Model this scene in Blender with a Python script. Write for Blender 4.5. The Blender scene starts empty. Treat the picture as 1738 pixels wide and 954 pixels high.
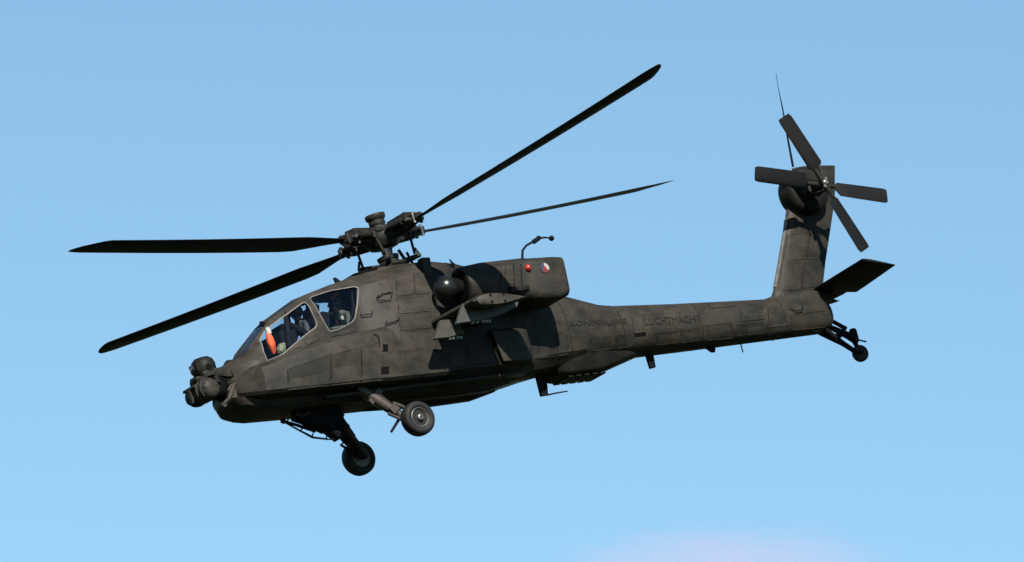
import bpy, bmesh, math, random
from mathutils import Vector, Matrix
from mathutils.bvhtree import BVHTree
import numpy as np
rnd = random.Random(7)
R = math.radians
scene = bpy.context.scene
col = scene.collection

# ------------------------------------------------------------------ camera
ELEV = R(14.0)
F_PX = 14587.0; PW, PH = 1738.0, 954.0           # focal length in photo pixels, photo size
cam_d = bpy.data.cameras.new('camera'); cam = bpy.data.objects.new('camera', cam_d)
col.objects.link(cam)
cam_d.sensor_width = 36.0; cam_d.lens = 36.0 * F_PX / PW
cam_d.clip_start = 1.0; cam_d.clip_end = 60000.0
cam.location = (0, 0, 1.7); cam.rotation_euler = (R(90) + ELEV, 0, 0)
scene.camera = cam
CAM = Matrix.Translation((0, 0, 1.7)) @ Matrix.Rotation(R(90) + ELEV, 4, 'X')

# attitude of the helicopter: columns = forward, port, up; the rotor hub is 150 m from the camera
A = np.array([[-0.8390237, 0.4931717, -0.2298280], [-0.0828564, 0.3016670, 0.9498062], [0.5377491, 0.8159526, -0.2122433]])
_u, _s, _v = np.linalg.svd(A); A = _u @ _v
hub_dir = Vector(((648 - PW/2) / F_PX, -(405 - PH/2) / F_PX, -1)).normalized()
tilt = Vector((0, 0, -1)).rotation_difference(hub_dir).to_matrix()
ROT = (tilt @ Matrix(A.tolist())).to_4x4()
HELI = CAM @ Matrix.Translation(hub_dir * 150.0) @ ROT      # local frame: x forward, y port, z up, origin at the hub
HELI_I = HELI.inverted()
SUN_LOCAL = Vector((.12, .76, .62)).normalized()
SUN = (HELI.to_3x3() @ SUN_LOCAL).normalized()

# ------------------------------------------------------------------ light and sky
world = bpy.data.worlds.new('World'); scene.world = world; world.use_nodes = True
nt = world.node_tree; nt.nodes.clear()
sky = nt.nodes.new('ShaderNodeTexSky'); sky.sky_type = 'NISHITA'; sky.sun_disc = False
sky.sun_elevation = math.asin(SUN.z); sky.sun_rotation = math.atan2(SUN.x, SUN.y)
sky.altitude = 0; sky.air_density = 1.0; sky.dust_density = 0.0; sky.ozone_density = 3.0
bg = nt.nodes.new('ShaderNodeBackground'); bg.inputs['Strength'].default_value = 0.065
wo = nt.nodes.new('ShaderNodeOutputWorld')
tint = nt.nodes.new('ShaderNodeMix'); tint.data_type = 'RGBA'; tint.blend_type = 'MULTIPLY'; tint.inputs[0].default_value = 1.0
tint.inputs[7].default_value = (.885, 1.01, .94, 1)         # white balance of the whole sky
nt.links.new(sky.outputs[0], tint.inputs[6]); nt.links.new(tint.outputs[2], bg.inputs[0]); nt.links.new(bg.outputs[0], wo.inputs[0])
sun_d = bpy.data.lights.new('sun', 'SUN'); sun_d.energy = 5.0; sun_d.angle = R(0.5); sun_d.color = (1.0, .95, .87)
sun = bpy.data.objects.new('sun', sun_d); col.objects.link(sun)
sun.rotation_euler = SUN.to_track_quat('Z', 'Y').to_euler(); sun.location = (0, 0, 300)
scene.view_settings.view_transform = 'Standard'; scene.view_settings.look = 'None'
scene.view_settings.exposure = 1.16; scene.view_settings.gamma = 1.0
scene.view_settings.use_curve_mapping = False

# ------------------------------------------------------------------ materials
def new_mat(name):
    m = bpy.data.materials.new(name); m.use_nodes = True
    return m, m.node_tree, m.node_tree.nodes['Principled BSDF']

def mat(name, rgb, rough=.6, metal=0.0, var=0.0, scale=3.0, bump=0.0, spec=.5):
    m, t, b = new_mat(name)
    b.inputs['Roughness'].default_value = rough; b.inputs['Metallic'].default_value = metal
    b.inputs['Specular IOR Level'].default_value = spec
    tc = t.nodes.new('ShaderNodeTexCoord')
    n = t.nodes.new('ShaderNodeTexNoise'); n.inputs['Scale'].default_value = scale; n.inputs['Detail'].default_value = 6
    t.links.new(tc.outputs['Object'], n.inputs['Vector'])
    r = t.nodes.new('ShaderNodeValToRGB')
    r.color_ramp.elements[0].position = .3; r.color_ramp.elements[1].position = .72
    r.color_ramp.elements[0].color = (*[c * (1 - var) for c in rgb], 1)
    r.color_ramp.elements[1].color = (*[c * (1 + var) for c in rgb], 1)
    t.links.new(n.outputs['Fac'], r.inputs[0]); t.links.new(r.outputs[0], b.inputs['Base Color'])
    if bump:
        bp = t.nodes.new('ShaderNodeBump'); bp.inputs['Strength'].default_value = bump; bp.inputs['Distance'].default_value = .01
        n2 = t.nodes.new('ShaderNodeTexNoise'); n2.inputs['Scale'].default_value = scale * 12
        t.links.new(tc.outputs['Object'], n2.inputs['Vector']); t.links.new(n2.outputs['Fac'], bp.inputs['Height'])
        t.links.new(bp.outputs[0], b.inputs['Normal'])
    return m

def paint(name, rgb, rough=.5, patch=.30):
    """matt military paint: touched-up rectangles, faded areas, grime streaks, scuffs down to the primer"""
    m, t, b = new_mat(name); L = t.links.new; N = t.nodes.new
    b.inputs['Specular IOR Level'].default_value = .12
    tc = N('ShaderNodeTexCoord')
    def noise(sc, det, rg, vec=None):
        n = N('ShaderNodeTexNoise'); n.inputs['Scale'].default_value = sc; n.inputs['Detail'].default_value = det; n.inputs['Roughness'].default_value = rg
        L(vec or tc.outputs['Object'], n.inputs['Vector']); return n
    def ramp(src, p0, c0, p1, c1):
        r = N('ShaderNodeValToRGB'); e = r.color_ramp.elements
        e[0].position = p0; e[0].color = (*c0, 1); e[1].position = p1; e[1].color = (*c1, 1); L(src, r.inputs[0]); return r.outputs[0]
    def mix(kind, f, a, c):
        x = N('ShaderNodeMix'); x.data_type = 'RGBA'; x.blend_type = kind
        if isinstance(f, float): x.inputs[0].default_value = f
        else: L(f, x.inputs[0])
        L(a, x.inputs[6])
        if isinstance(c, tuple): x.inputs[7].default_value = (*c, 1)
        else: L(c, x.inputs[7])
        return x.outputs[2]
    n1 = noise(1.1, 8, .68)
    col_ = ramp(n1.outputs['Fac'], .38, (rgb[0]*.72, rgb[1]*.76, rgb[2]*.78), .60, (rgb[0]*1.30, rgb[1]*1.18, rgb[2]*1.12))
    # touched-up rectangles
    v = N('ShaderNodeTexVoronoi'); v.distance = 'CHEBYCHEV'; v.inputs['Scale'].default_value = 2.1
    L(tc.outputs['Object'], v.inputs['Vector'])
    sp = N('ShaderNodeSeparateColor'); L(v.outputs['Color'], sp.inputs[0])
    col_ = mix('MULTIPLY', patch * 2, col_, ramp(sp.outputs[0], .15, (.70, .72, .74), .85, (1.18, 1.15, 1.12)))
    # grime streaks that run aft and down
    mp = N('ShaderNodeMapping'); mp.inputs['Scale'].default_value = (1.5, 2.0, 2.6); mp.inputs['Rotation'].default_value = (0, R(28), 0)
    L(tc.outputs['Object'], mp.inputs['Vector'])
    n2 = noise(1.6, 9, .72, mp.outputs[0])
    col_ = mix('MULTIPLY', .7, col_, ramp(n2.outputs['Fac'], .40, (.50, .48, .46), .55, (1.08, 1.06, 1.04)))
    # pale scuffs
    n4 = noise(9.0, 8, .75)
    col_ = mix('MIX', ramp(n4.outputs['Fac'], .60, (0, 0, 0), .72, (.6, .6, .6)), col_, (rgb[0]*2.1, rgb[1]*2.1, rgb[2]*2.0))
    L(col_, b.inputs['Base Color'])
    rr = N('ShaderNodeMapRange'); rr.inputs['To Min'].default_value = rough - .1; rr.inputs['To Max'].default_value = rough + .2
    L(n2.outputs['Fac'], rr.inputs['Value']); L(rr.outputs[0], b.inputs['Roughness'])
    n3 = noise(2.4, 4, .5)
    bp = N('ShaderNodeBump'); bp.inputs['Strength'].default_value = .5; bp.inputs['Distance'].default_value = .025
    L(n3.outputs['Fac'], bp.inputs['Height']); L(bp.outputs[0], b.inputs['Normal'])
    return m

OLIVE = paint('olive_drab_paint', (.0200, .0191, .0160))
OLIVE_L = paint('faded_olive_paint', (.030, .029, .024), .5)
OLIVE_T = paint('touched_up_olive_paint', (.0178, .0180, .0152), .55)
OLIVE_W = paint('worn_olive_paint', (.0260, .0240, .0195), .45)
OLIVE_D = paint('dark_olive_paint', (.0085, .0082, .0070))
BLADE = mat('blade_black_paint', (.0038, .0038, .0042), .65, spec=.12, var=.25, scale=2)
BLACK = mat('black_interior', (.003, .0035, .0055), .8, spec=.1, var=.3, scale=8)
HOLE = mat('hole_and_shade_black', (.003, .003, .003), .9, spec=.05)  # near black; puts the dark of openings and the deck shade into colour
RUB = mat('tyre_rubber', (.007, .007, .0075), .7, spec=.25, var=.2, scale=20, bump=.2)
STEEL = mat('worn_steel', (.16, .15, .14), .4, .8, var=.5, scale=30)
DARKM = mat('greasy_and_shaded_metal', (.013, .012, .010), .55, .2, spec=.2, var=.6, scale=16, bump=.3)  # greasy tone; also carries the shade on the starboard landing gear
BRNM = mat('brown_strut_paint', (.035, .026, .021), .5, .1, var=.3, scale=10)
RIM = mat('window_seal_tan', (.060, .052, .044), .6, var=.35, scale=8)
ORANGE = mat('orange_cloth', (.45, .055, .008), .7, var=.25, scale=12)
WHITE = mat('off_white', (.28, .27, .25), .6, var=.15, scale=12)
RED = mat('red_lens', (.19, .014, .009), .25, var=.1)
REDP = mat('red_roundel_paint', (.08, .005, .009), .6, var=.1)
WHITEP = mat('white_roundel_paint', (.22, .21, .205), .6, var=.1)
BLUEP = mat('blue_roundel_paint', (.012, .016, .05), .6, var=.1)
LETTER = mat('black_lettering', (.006, .006, .006), .8, var=.3, scale=15, spec=.2)
SUIT = mat('green_flight_suit', (.036, .047, .031), .8, var=.5, scale=14, bump=.4)
HELM = mat('dark_helmet', (.018, .02, .03), .4, var=.2)
SKIN = mat('skin', (.17, .095, .07), .5)
OPTIC = mat('sensor_glass', (.01, .011, .02), .08, var=.1)
GREYR = mat('grey_wheel_rim', (.05, .046, .04), .5, .3, var=.4, scale=18)
LE_GLINT = mat('leading_edge_glint', (.11, .10, .085), .40, .2, var=.35, scale=9)  # pale tone stands in for sun glint on the fin edge
def glass():
    m, t, b = new_mat('canopy_glass'); t.nodes.remove(b)
    out = t.nodes['Material Output']
    tr = t.nodes.new('ShaderNodeBsdfTransparent'); tr.inputs[0].default_value = (.90, .93, .95, 1)
    gl = t.nodes.new('ShaderNodeBsdfGlossy'); gl.inputs['Roughness'].default_value = .03
    fr = t.nodes.new('ShaderNodeFresnel'); fr.inputs['IOR'].default_value = 1.25
    mx = t.nodes.new('ShaderNodeMixShader')
    t.links.new(fr.outputs[0], mx.inputs[0]); t.links.new(tr.outputs[0], mx.inputs[1]); t.links.new(gl.outputs[0], mx.inputs[2])
    t.links.new(mx.outputs[0], out.inputs[0])
    return m
GLASS = glass()

# ------------------------------------------------------------------ helpers
def P(px, py, y):
    """point of the aircraft frame at lateral distance y (metres to port) seen at photo pixel (px, py)"""
    d = HELI_I.to_3x3() @ CAM.to_3x3() @ Vector(((px - PW/2) / F_PX, -(py - PH/2) / F_PX, -1))
    c = HELI_I @ CAM.translation
    return c + d * ((y - c.y) / d.y)
def XZ(px, py, y):
    p = P(px, py, y); return (p.x, p.z)

BASE = Vector((0, 0, -3.05))                     # origin of the helicopter thing, under the belly
root = bpy.data.objects.new('military_helicopter', None); col.objects.link(root)
root.matrix_world = HELI @ Matrix.Translation(BASE)
root['label'] = 'dark olive attack helicopter flying nose left with four black rotor blades, wheels lowered'
root['category'] = 'helicopter'

def obj(name, bm, m, parent=root, angle=35, bevel=0.0, segs=2):
    me = bpy.data.meshes.new(name)
    bmesh.ops.recalc_face_normals(bm, faces=bm.faces)
    if bevel:
        es = [e for e in bm.edges if len(e.link_faces) == 2 and e.calc_face_angle(0) > R(28)]
        if es: bmesh.ops.bevel(bm, geom=es, offset=bevel, segments=segs, profile=.6, affect='EDGES', clamp_overlap=True)
    bm.to_mesh(me); bm.free()
    for q in (m if isinstance(m, (list, tuple)) else [m]): me.materials.append(q)
    me.shade_smooth(); me.set_sharp_from_angle(angle=R(angle))
    o = bpy.data.objects.new(name, me); col.objects.link(o)
    if parent is not None:
        o.parent = parent
        if parent is root: o.location = -BASE
    return o

def loft(bm, rings, mi=0, cap=True):
    vs = [[bm.verts.new(p) for p in r] for r in rings]
    n = len(rings[0])
    for a, b in zip(vs, vs[1:]):
        for i in range(n):
            f = bm.faces.new((a[i], a[(i+1) % n], b[(i+1) % n], b[i])); f.material_index = mi
    if cap:
        for r in (vs[0][::-1], vs[-1]):
            f = bm.faces.new(r); f.material_index = mi
    return vs
def half(x, pts, y0=0.0):
    """closed ring at station x from half-section points (top centre first, bottom centre last), mirrored"""
    a = [Vector((x, y0 + y, z)) for y, z in pts]
    b = [Vector((x, y0 - y, z)) for y, z in pts[1:-1]][::-1]
    return a + b
def prism(bm, poly, y0, y1, s1=1.0, mi=0, dx1=0, dz1=0):
    cx = sum(p[0] for p in poly) / len(poly); cz = sum(p[1] for p in poly) / len(poly)
    a = [(x, y0, z) for x, z in poly]
    b = [(cx + (x - cx) * s1 + dx1, y1, cz + (z - cz) * s1 + dz1) for x, z in poly]
    loft(bm, [a, b], mi)
def box(bm, c, s, rot=None, mi=0):
    r = bmesh.ops.create_cube(bm, size=1)
    M = Matrix.Translation(c) @ (rot.to_4x4() if rot is not None else Matrix.Identity(4)) @ Matrix.Diagonal((*s, 1))
    bmesh.ops.transform(bm, matrix=M, verts=r['verts'])
    for v in r['verts']:
        for f in v.link_faces: f.material_index = mi
def tube(bm, pts, rad, n=10, mi=0, flat=1.0):
    pts = [Vector(p) for p in pts]
    if not isinstance(rad, (list, tuple)): rad = [rad] * len(pts)
    rings = []; up = None
    for i, p in enumerate(pts):
        d = (pts[min(i+1, len(pts)-1)] - pts[max(i-1, 0)]).normalized()
        if up is None: up = d.orthogonal().normalized()
        up = (up - d * up.dot(d)).normalized(); w = d.cross(up)
        rings.append([p + (up * math.cos(2*math.pi*k/n) + w * flat * math.sin(2*math.pi*k/n)) * rad[i] for k in range(n)])
    loft(bm, rings, mi)
def lathe(bm, c, axis, prof, n=28, mi=0):
    """prof = list of (distance along axis, radius)"""
    axis = Vector(axis).normalized(); u = axis.orthogonal().normalized(); w = axis.cross(u); c = Vector(c)
    rings = [[c + axis * h + (u * math.cos(2*math.pi*k/n) + w * math.sin(2*math.pi*k/n)) * max(r, .0005) for k in range(n)] for h, r in prof]
    loft(bm, rings, mi)
def rrect(cy, cz, hw, hh, r, n=5):
    """rounded rectangle ring points (y, z)"""
    out = []
    for k, (sy, sz) in enumerate(((1, 1), (-1, 1), (-1, -1), (1, -1))):
        for i in range(n):
            a = math.pi/2 * (k + i / (n - 1))
            out.append((cy + sy * (hw - r) + r * math.cos(a), cz + sz * (hh - r) + r * math.sin(a)))
    return out
def mirror(bm):
    g = bmesh.ops.duplicate(bm, geom=bm.verts[:] + bm.edges[:] + bm.faces[:])['geom']
    for v in g:
        if isinstance(v, bmesh.types.BMVert): v.co.y = -v.co.y
    bmesh.ops.reverse_faces(bm, faces=[f for f in g if isinstance(f, bmesh.types.BMFace)])
def both(name, build, m, **k):
    """the same part on the port and on the starboard side, each a mesh of its own"""
    out = []
    for s in (1, -1):
        bm = bmesh.new(); build(bm)
        if s < 0:
            for v in bm.verts: v.co.y = -v.co.y
        out.append(obj(name, bm, m, **k))
    return out

# ------------------------------------------------------------------ fuselage
FS = [
 (3.78, [(0,-2.06),(.13,-2.06),(.20,-2.10),(.25,-2.20),(.27,-2.35),(.27,-2.5),(.25,-2.62),(.2,-2.68),(0,-2.68)]),
 (3.66, [(0,-1.93),(.22,-1.94),(.29,-2.00),(.36,-2.12),(.39,-2.33),(.40,-2.5),(.38,-2.64),(.3,-2.72),(0,-2.73)]),
 (3.45, [(0,-1.86),(.27,-1.87),(.36,-1.93),(.46,-2.05),(.50,-2.3),(.52,-2.5),(.5,-2.66),(.4,-2.76),(0,-2.77)]),
 (3.34, [(0,-1.72),(.27,-1.73),(.38,-1.86),(.50,-2.05),(.53,-2.3),(.55,-2.5),(.53,-2.67),(.42,-2.78),(0,-2.79)]),
 (2.82, [(0,-1.27),(.27,-1.31),(.42,-1.57),(.55,-2.00),(.58,-2.3),(.60,-2.5),(.58,-2.7),(.45,-2.8),(0,-2.8)]),
 (2.12, [(0,-.94),(.30,-.98),(.44,-1.2),(.56,-1.72),(.6,-2.1),(.62,-2.45),(.6,-2.7),(.5,-2.82),(0,-2.82)]),
 (1.65, [(0,-.82),(.31,-.86),(.45,-1.07),(.57,-1.6),(.61,-2.1),(.64,-2.45),(.62,-2.7),(.5,-2.83),(0,-2.83)]),
 (1.22, [(0,-.73),(.32,-.76),(.46,-.98),(.58,-1.5),(.63,-2.0),(.66,-2.4),(.66,-2.7),(.5,-2.84),(0,-2.84)]),
 (1.02, [(0,-.69),(.34,-.71),(.49,-.94),(.62,-1.45),(.68,-1.9),(.72,-2.4),(.72,-2.7),(.55,-2.85),(0,-2.85)]),
 (.72,  [(0,-.66),(.40,-.68),(.64,-.92),(.82,-1.42),(.86,-1.85),(.88,-2.35),(.88,-2.7),(.6,-2.85),(0,-2.85)]),
 (.50,  [(0,-.64),(.42,-.66),(.67,-.90),(.86,-1.40),(.90,-1.85),(.91,-2.35),(.91,-2.7),(.62,-2.85),(0,-2.85)]),
 (-.22, [(0,-.60),(.44,-.62),(.68,-.88),(.87,-1.40),(.91,-1.85),(.92,-2.35),(.92,-2.7),(.62,-2.85),(0,-2.85)]),
 (-.30, [(0,-.60),(.40,-.63),(.52,-.88),(.56,-1.40),(.62,-1.85),(.84,-2.0),(.91,-2.7),(.62,-2.85),(0,-2.85)]),
 (-1.0, [(0,-.68),(.38,-.72),(.50,-.95),(.56,-1.40),(.62,-1.75),(.84,-1.95),(.90,-2.7),(.62,-2.85),(0,-2.85)]),
 (-1.78,[(0,-.85),(.36,-.90),(.48,-1.1),(.56,-1.45),(.62,-1.80),(.80,-1.98),(.86,-2.66),(.60,-2.82),(0,-2.83)]),
 (-1.98,[(0,-.92),(.35,-.97),(.46,-1.15),(.56,-1.45),(.62,-1.82),(.66,-2.1),(.68,-2.6),(.55,-2.78),(0,-2.82)]),
 (-2.7, [(0,-1.25),(.28,-1.28),(.42,-1.42),(.54,-1.68),(.59,-1.95),(.60,-2.25),(.55,-2.52),(.38,-2.70),(0,-2.76)]),
 (-3.35,[(0,-1.42),(.22,-1.44),(.36,-1.55),(.48,-1.78),(.52,-2.02),(.52,-2.25),(.47,-2.48),(.30,-2.65),(0,-2.70)]),
]
BS = [FS[-1],
 (-4.0, [(0,-1.63),(.18,-1.64),(.32,-1.72),(.43,-1.88),(.47,-2.08),(.47,-2.25),(.42,-2.45),(.27,-2.6),(0,-2.65)]),
 (-4.3, [(0,-1.67),(.16,-1.68),(.30,-1.75),(.41,-1.90),(.45,-2.08),(.45,-2.25),(.40,-2.43),(.26,-2.57),(0,-2.62)]),
 (-5.6, [(0,-1.74),(.12,-1.75),(.24,-1.82),(.33,-1.96),(.37,-2.13),(.365,-2.30),(.31,-2.46),(.19,-2.57),(0,-2.60)]),
 (-7.2, [(0,-1.81),(.10,-1.82),(.20,-1.88),(.28,-2.01),(.31,-2.17),(.305,-2.32),(.26,-2.46),(.16,-2.55),(0,-2.58)]),
 (-8.65,[(0,-1.87),(.08,-1.88),(.17,-1.93),(.24,-2.04),(.265,-2.19),(.26,-2.33),(.22,-2.46),(.14,-2.53),(0,-2.56)]),
 (-8.86,[(0,-1.91),(.07,-1.92),(.15,-1.97),(.21,-2.07),(.235,-2.20),(.23,-2.32),(.2,-2.43),(.12,-2.49),(0,-2.52)]),
 (-8.95,[(0,-2.00),(.05,-2.01),(.10,-2.05),(.14,-2.12),(.15,-2.20),(.15,-2.28),(.13,-2.35),(.08,-2.40),(0,-2.42)]),
]
def resample(ring_list, step):
    """extra stations between the given ones, straight in between"""
    out = []
    for (x0, a), (x1, b) in zip(ring_list, ring_list[1:]):
        k = max(1, int(abs(x1 - x0) / step))
        for i in range(k):
            t = i / k
            out.append((x0 + (x1 - x0) * t, [(p[0] + (q[0]-p[0])*t, p[1] + (q[1]-p[1])*t) for p, q in zip(a, b)]))
    return out + [ring_list[-1]]
hull = bmesh.new(); loft(hull, [half(x, p) for x, p in FS])
bmesh.ops.triangulate(hull, faces=hull.faces); bmesh.ops.recalc_face_normals(hull, faces=hull.faces)
boom = bmesh.new(); loft(boom, [half(x, p) for x, p in resample(BS, .5)])
bmesh.ops.triangulate(boom, faces=boom.faces); bmesh.ops.recalc_face_normals(boom, faces=boom.faces)
HB = BVHTree.FromBMesh(hull); BB = BVHTree.FromBMesh(boom)
fus = obj('fuselage', hull, [OLIVE, BLACK], angle=22)
boom_o = obj('tail_boom', boom, OLIVE, angle=60)

# side windows: outlines measured on the port side of the canopy
def HX(a, b):
    o = HELI_I @ CAM.translation; d = (P(a, b, 0) - o).normalized(); h = HB.ray_cast(o, d)[0]; return (h.x, h.z)
W1 = [HX(a, b) for a, b in ((441,577),(449,563),(463,551),(490,532),(517,512),(539,552),(510,574),(480,600),(468,606),(453,612))]
W2 = [HX(a, b) for a, b in ((524,506),(560,494),(600,487),(607,489),(606,515),(602,540),(596,547),(575,558),(559,562))]
def rounded(poly, k=.16):
    out = []
    n = len(poly)
    for i in range(n):
        p, q, r = Vector(poly[i-1]), Vector(poly[i]), Vector(poly[(i+1) % n])
        d = min((p-q).length, (r-q).length) * k
        a = q + (p-q).normalized()*d; c = q + (r-q).normalized()*d
        out += [tuple(a), tuple(q * .5 + (a + c) * .25), tuple(c)]
    return out
W1r, W2r = rounded(W1), rounded(W2)
def cutter(name, build):
    bm = bmesh.new(); build(bm); bmesh.ops.recalc_face_normals(bm, faces=bm.faces)
    me = bpy.data.meshes.new(name); bm.to_mesh(me); bm.free()
    me.materials.append(OLIVE); me.materials.append(BLACK)
    o = bpy.data.objects.new(name, me); col.objects.link(o); o.parent = root; o.location = -BASE
    return o
def cav(bm):
    rings = []
    for x, zf in ((3.38, -2.12), (2.82, -2.25), (2.12, -2.2), (1.65, -1.95), (1.22, -1.85), (1.06, -1.8)):
        st = None
        for (x0, a), (x1, b) in zip(FS, FS[1:]):
            if x1 <= x <= x0:
                t = (x0 - x) / (x0 - x1); st = [(p[0]+(q[0]-p[0])*t, p[1]+(q[1]-p[1])*t) for p, q in zip(a, b)]
        i = .035
        top = st[0][1] - i; 
        pts = [(0, top), (st[1][0] - .02, st[1][1] - i), (st[2][0] - i, st[2][1]), (st[3][0] - i, st[3][1]), (st[3][0] - i, min(zf, st[3][1] - .02)), (0, min(zf, st[3][1] - .02))]
        rings.append(half(x, pts))
    loft(bm, rings, 1)
cuts = [cutter('cut', cav),
        cutter('cut', lambda bm: prism(bm, W1r, -1.4, 1.4)),
        cutter('cut', lambda bm: prism(bm, W2r, -1.4, 1.4)),
        cutter('cut', lambda bm: prism(bm, [(3.52,-1.74),(3.27,-1.79),(2.80,-1.44),(2.93,-1.20)], -.235, .235)),
        ]
bpy.context.view_layer.update()
dg = bpy.context.evaluated_depsgraph_get()
for c in cuts:
    md = fus.modifiers.new('b', 'BOOLEAN'); md.operation = 'DIFFERENCE'; md.solver = 'EXACT'; md.object = c
dg = bpy.context.evaluated_depsgraph_get()
new = bpy.data.meshes.new_from_object(fus.evaluated_get(dg)); fus.modifiers.clear()
fus.data = new; fus.data.name = 'fuselage'; fus.data.shade_smooth(); fus.data.set_sharp_from_angle(angle=R(22))
for c in cuts: bpy.data.objects.remove(c)

def hit(bvh, x, z, side=1):
    h = bvh.ray_cast(Vector((x, 5*side, z)), Vector((0, -side, 0)))
    return h[0], h[1]
def hit_px(bvh, px, py):
    o = HELI_I @ CAM.translation; d = (P(px, py, 0) - o).normalized()
    h = bvh.ray_cast(o, d); return h[0], h[1]

def dense(poly, step=.05):
    out = []
    for i, p in enumerate(poly):
        q = poly[(i+1) % len(poly)]; k = max(1, int(math.dist(p, q)/step))
        out += [(p[0]+(q[0]-p[0])*j/k, p[1]+(q[1]-p[1])*j/k) for j in range(k)]
    return out
def window(poly, side):
    pts = [hit(HB, x, z, side)[0] for x, z in poly]
    bm = bmesh.new(); n = len(pts)
    s = Vector((0, side, 0))
    a = [bm.verts.new(p - s*.012) for p in pts]; c0 = bm.verts.new(sum((v.co for v in a), Vector()) / n)
    b = [bm.verts.new(p - s*.020) for p in pts]; c1 = bm.verts.new(c0.co - s*.008)
    for i in range(n):
        j = (i+1) % n
        bm.faces.new((a[i], a[j], c0)); bm.faces.new((b[j], b[i], c1)); bm.faces.new((a[i], b[i], b[j], a[j]))
    o = obj('side_window', bm, GLASS, angle=60)
    bm = bmesh.new()
    m = len(pts)
    # flat sealing strip round the opening
    cx = sum((p for p in pts), Vector()) / m
    inn = []; out = []
    for i in range(m):
        t = (pts[(i+1) % m] - pts[i-1]).normalized(); nn = t.cross(s).normalized()
        if nn.dot(pts[i] - cx) < 0: nn = -nn
        q = pts[i] + nn * .017; h = hit(HB, q.x, q.z, side)[0]; q = h if h is not None and abs(h.y - q.y) < .08 else q
        inn.append(pts[i] - nn*.002); out.append(q)
    r1 = [p + s*.006 for p in inn]; r2 = [p + s*.006 for p in out]; r3 = [p - s*.012 for p in out]; r4 = [p - s*.012 for p in inn]
    V = [[bm.verts.new(p) for p in r] for r in (r1, r2, r3, r4)]
    for k in range(4):
        for i in range(m):
            bm.faces.new((V[k][i], V[k][(i+1) % m], V[(k+1) % 4][(i+1) % m], V[(k+1) % 4][i]))
    obj('window_seal', bm, RIM, parent=o, angle=50)
for side in (1, -1):
    window(dense(W1r), side); window(dense(W2r), side)
# front windscreen and its side quarter panes
bm = bmesh.new()
prism(bm, [(3.40,-1.815),(3.392,-1.822),(2.862,-1.352),(2.868,-1.342)], -.228, .228)
obj('windscreen', bm, GLASS)

# ---- access panels, vents and handles laid on the skin
def skin_plate(bvh, poly_px, name='access_panel', m=None, h=.008, sub=.10, parent=root, px=True):
    """a raised plate following the skin: outline in photo pixels or (x,z)"""
    pts = []
    for q in poly_px:
        p, n = hit_px(bvh, *q) if px else hit(bvh, *q)
        if p is None: return None
        pts.append((p, n))
    ring = []
    for i, (p, n) in enumerate(pts):
        q = pts[(i+1) % len(pts)][0]; k = max(1, int((q-p).length / sub))
        for j in range(k):
            w = p.lerp(q, j/k); hh, nn = hit(bvh, w.x, w.z)
            if hh is None or abs(hh.y - w.y) > .1: hh, nn = w, n
            ring.append((hh, nn))
    m_ = len(ring)
    if name.endswith('panel') or name.endswith('plate'):
        # a dark sealing joint shows all round the plate
        c = sum((p for p, n in ring), Vector()) / m_
        g = []
        for i, (p, n) in enumerate(ring):
            t = (ring[(i+1) % m_][0] - ring[i-1][0]).normalized(); o_ = t.cross(n).normalized()
            if o_.dot(p - c) < 0: o_ = -o_
            g.append((p + o_*.008, n))
        bm = bmesh.new()
        q = [[bm.verts.new(p + n*k) for p, n in r_] for r_, k in ((g, -.004), (g, .004), (ring, .0045), (ring, -.004))]
        for k in range(4):
            for i in range(m_): bm.faces.new((q[k][i], q[k][(i+1) % m_], q[(k+1) % 4][(i+1) % m_], q[(k+1) % 4][i]))
        jo = obj('panel_joint', bm, JOINT, parent=None, angle=30)
    else: jo = None
    bm = bmesh.new()
    a = [bm.verts.new(p + n*h) for p, n in ring]; b = [bm.verts.new(p - n*.015) for p, n in ring]
    bm.faces.new(a)
    for i in range(m_): bm.faces.new((a[i], a[(i+1) % m_], b[(i+1) % m_], b[i]))
    bmesh.ops.triangulate(bm, faces=[f for f in bm.faces if len(f.verts) > 4])
    o = obj(name, bm, m or rnd.choice(TONES), angle=30, parent=parent)
    if jo:
        if parent is root: jo.parent = o
        else: jo.parent = parent
    return o
JOINT = mat('joint_grime', (.004, .004, .0035), .9, spec=.05)
TONES = [OLIVE, OLIVE, OLIVE_T, OLIVE_W]
def ring_seam(sec, x, w=.012, parent=root):
    for (x0, a), (x1, b) in zip(sec, sec[1:]):
        if x1 <= x <= x0:
            t = (x0 - x)/(x0 - x1); pts = [(p[0]+(q[0]-p[0])*t, p[1]+(q[1]-p[1])*t) for p, q in zip(a, b)]
    cz = sum(p[1] for p in pts)/len(pts)
    def sc(k): return [(y + k*(1 if y > 0 else 0), z + (k if z > cz else -k)) for y, z in pts]
    bm = bmesh.new(); v = [[bm.verts.new(q) for q in half(xx, sc(k))] for xx, k in ((x+w/2, -.004), (x+w/2, .003), (x-w/2, .003), (x-w/2, -.004))]
    n = len(v[0])
    for k in range(4):
        for i in range(n): bm.faces.new((v[k][i], v[k][(i+1) % n], v[(k+1) % 4][(i+1) % n], v[(k+1) % 4][i]))
    obj('frame_seam', bm, JOINT, parent=parent)
for x in (-4.22, -5.95, -7.8): ring_seam(BS, x, .009)
for x in (-3.0,): ring_seam(FS, x, .009)

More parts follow.
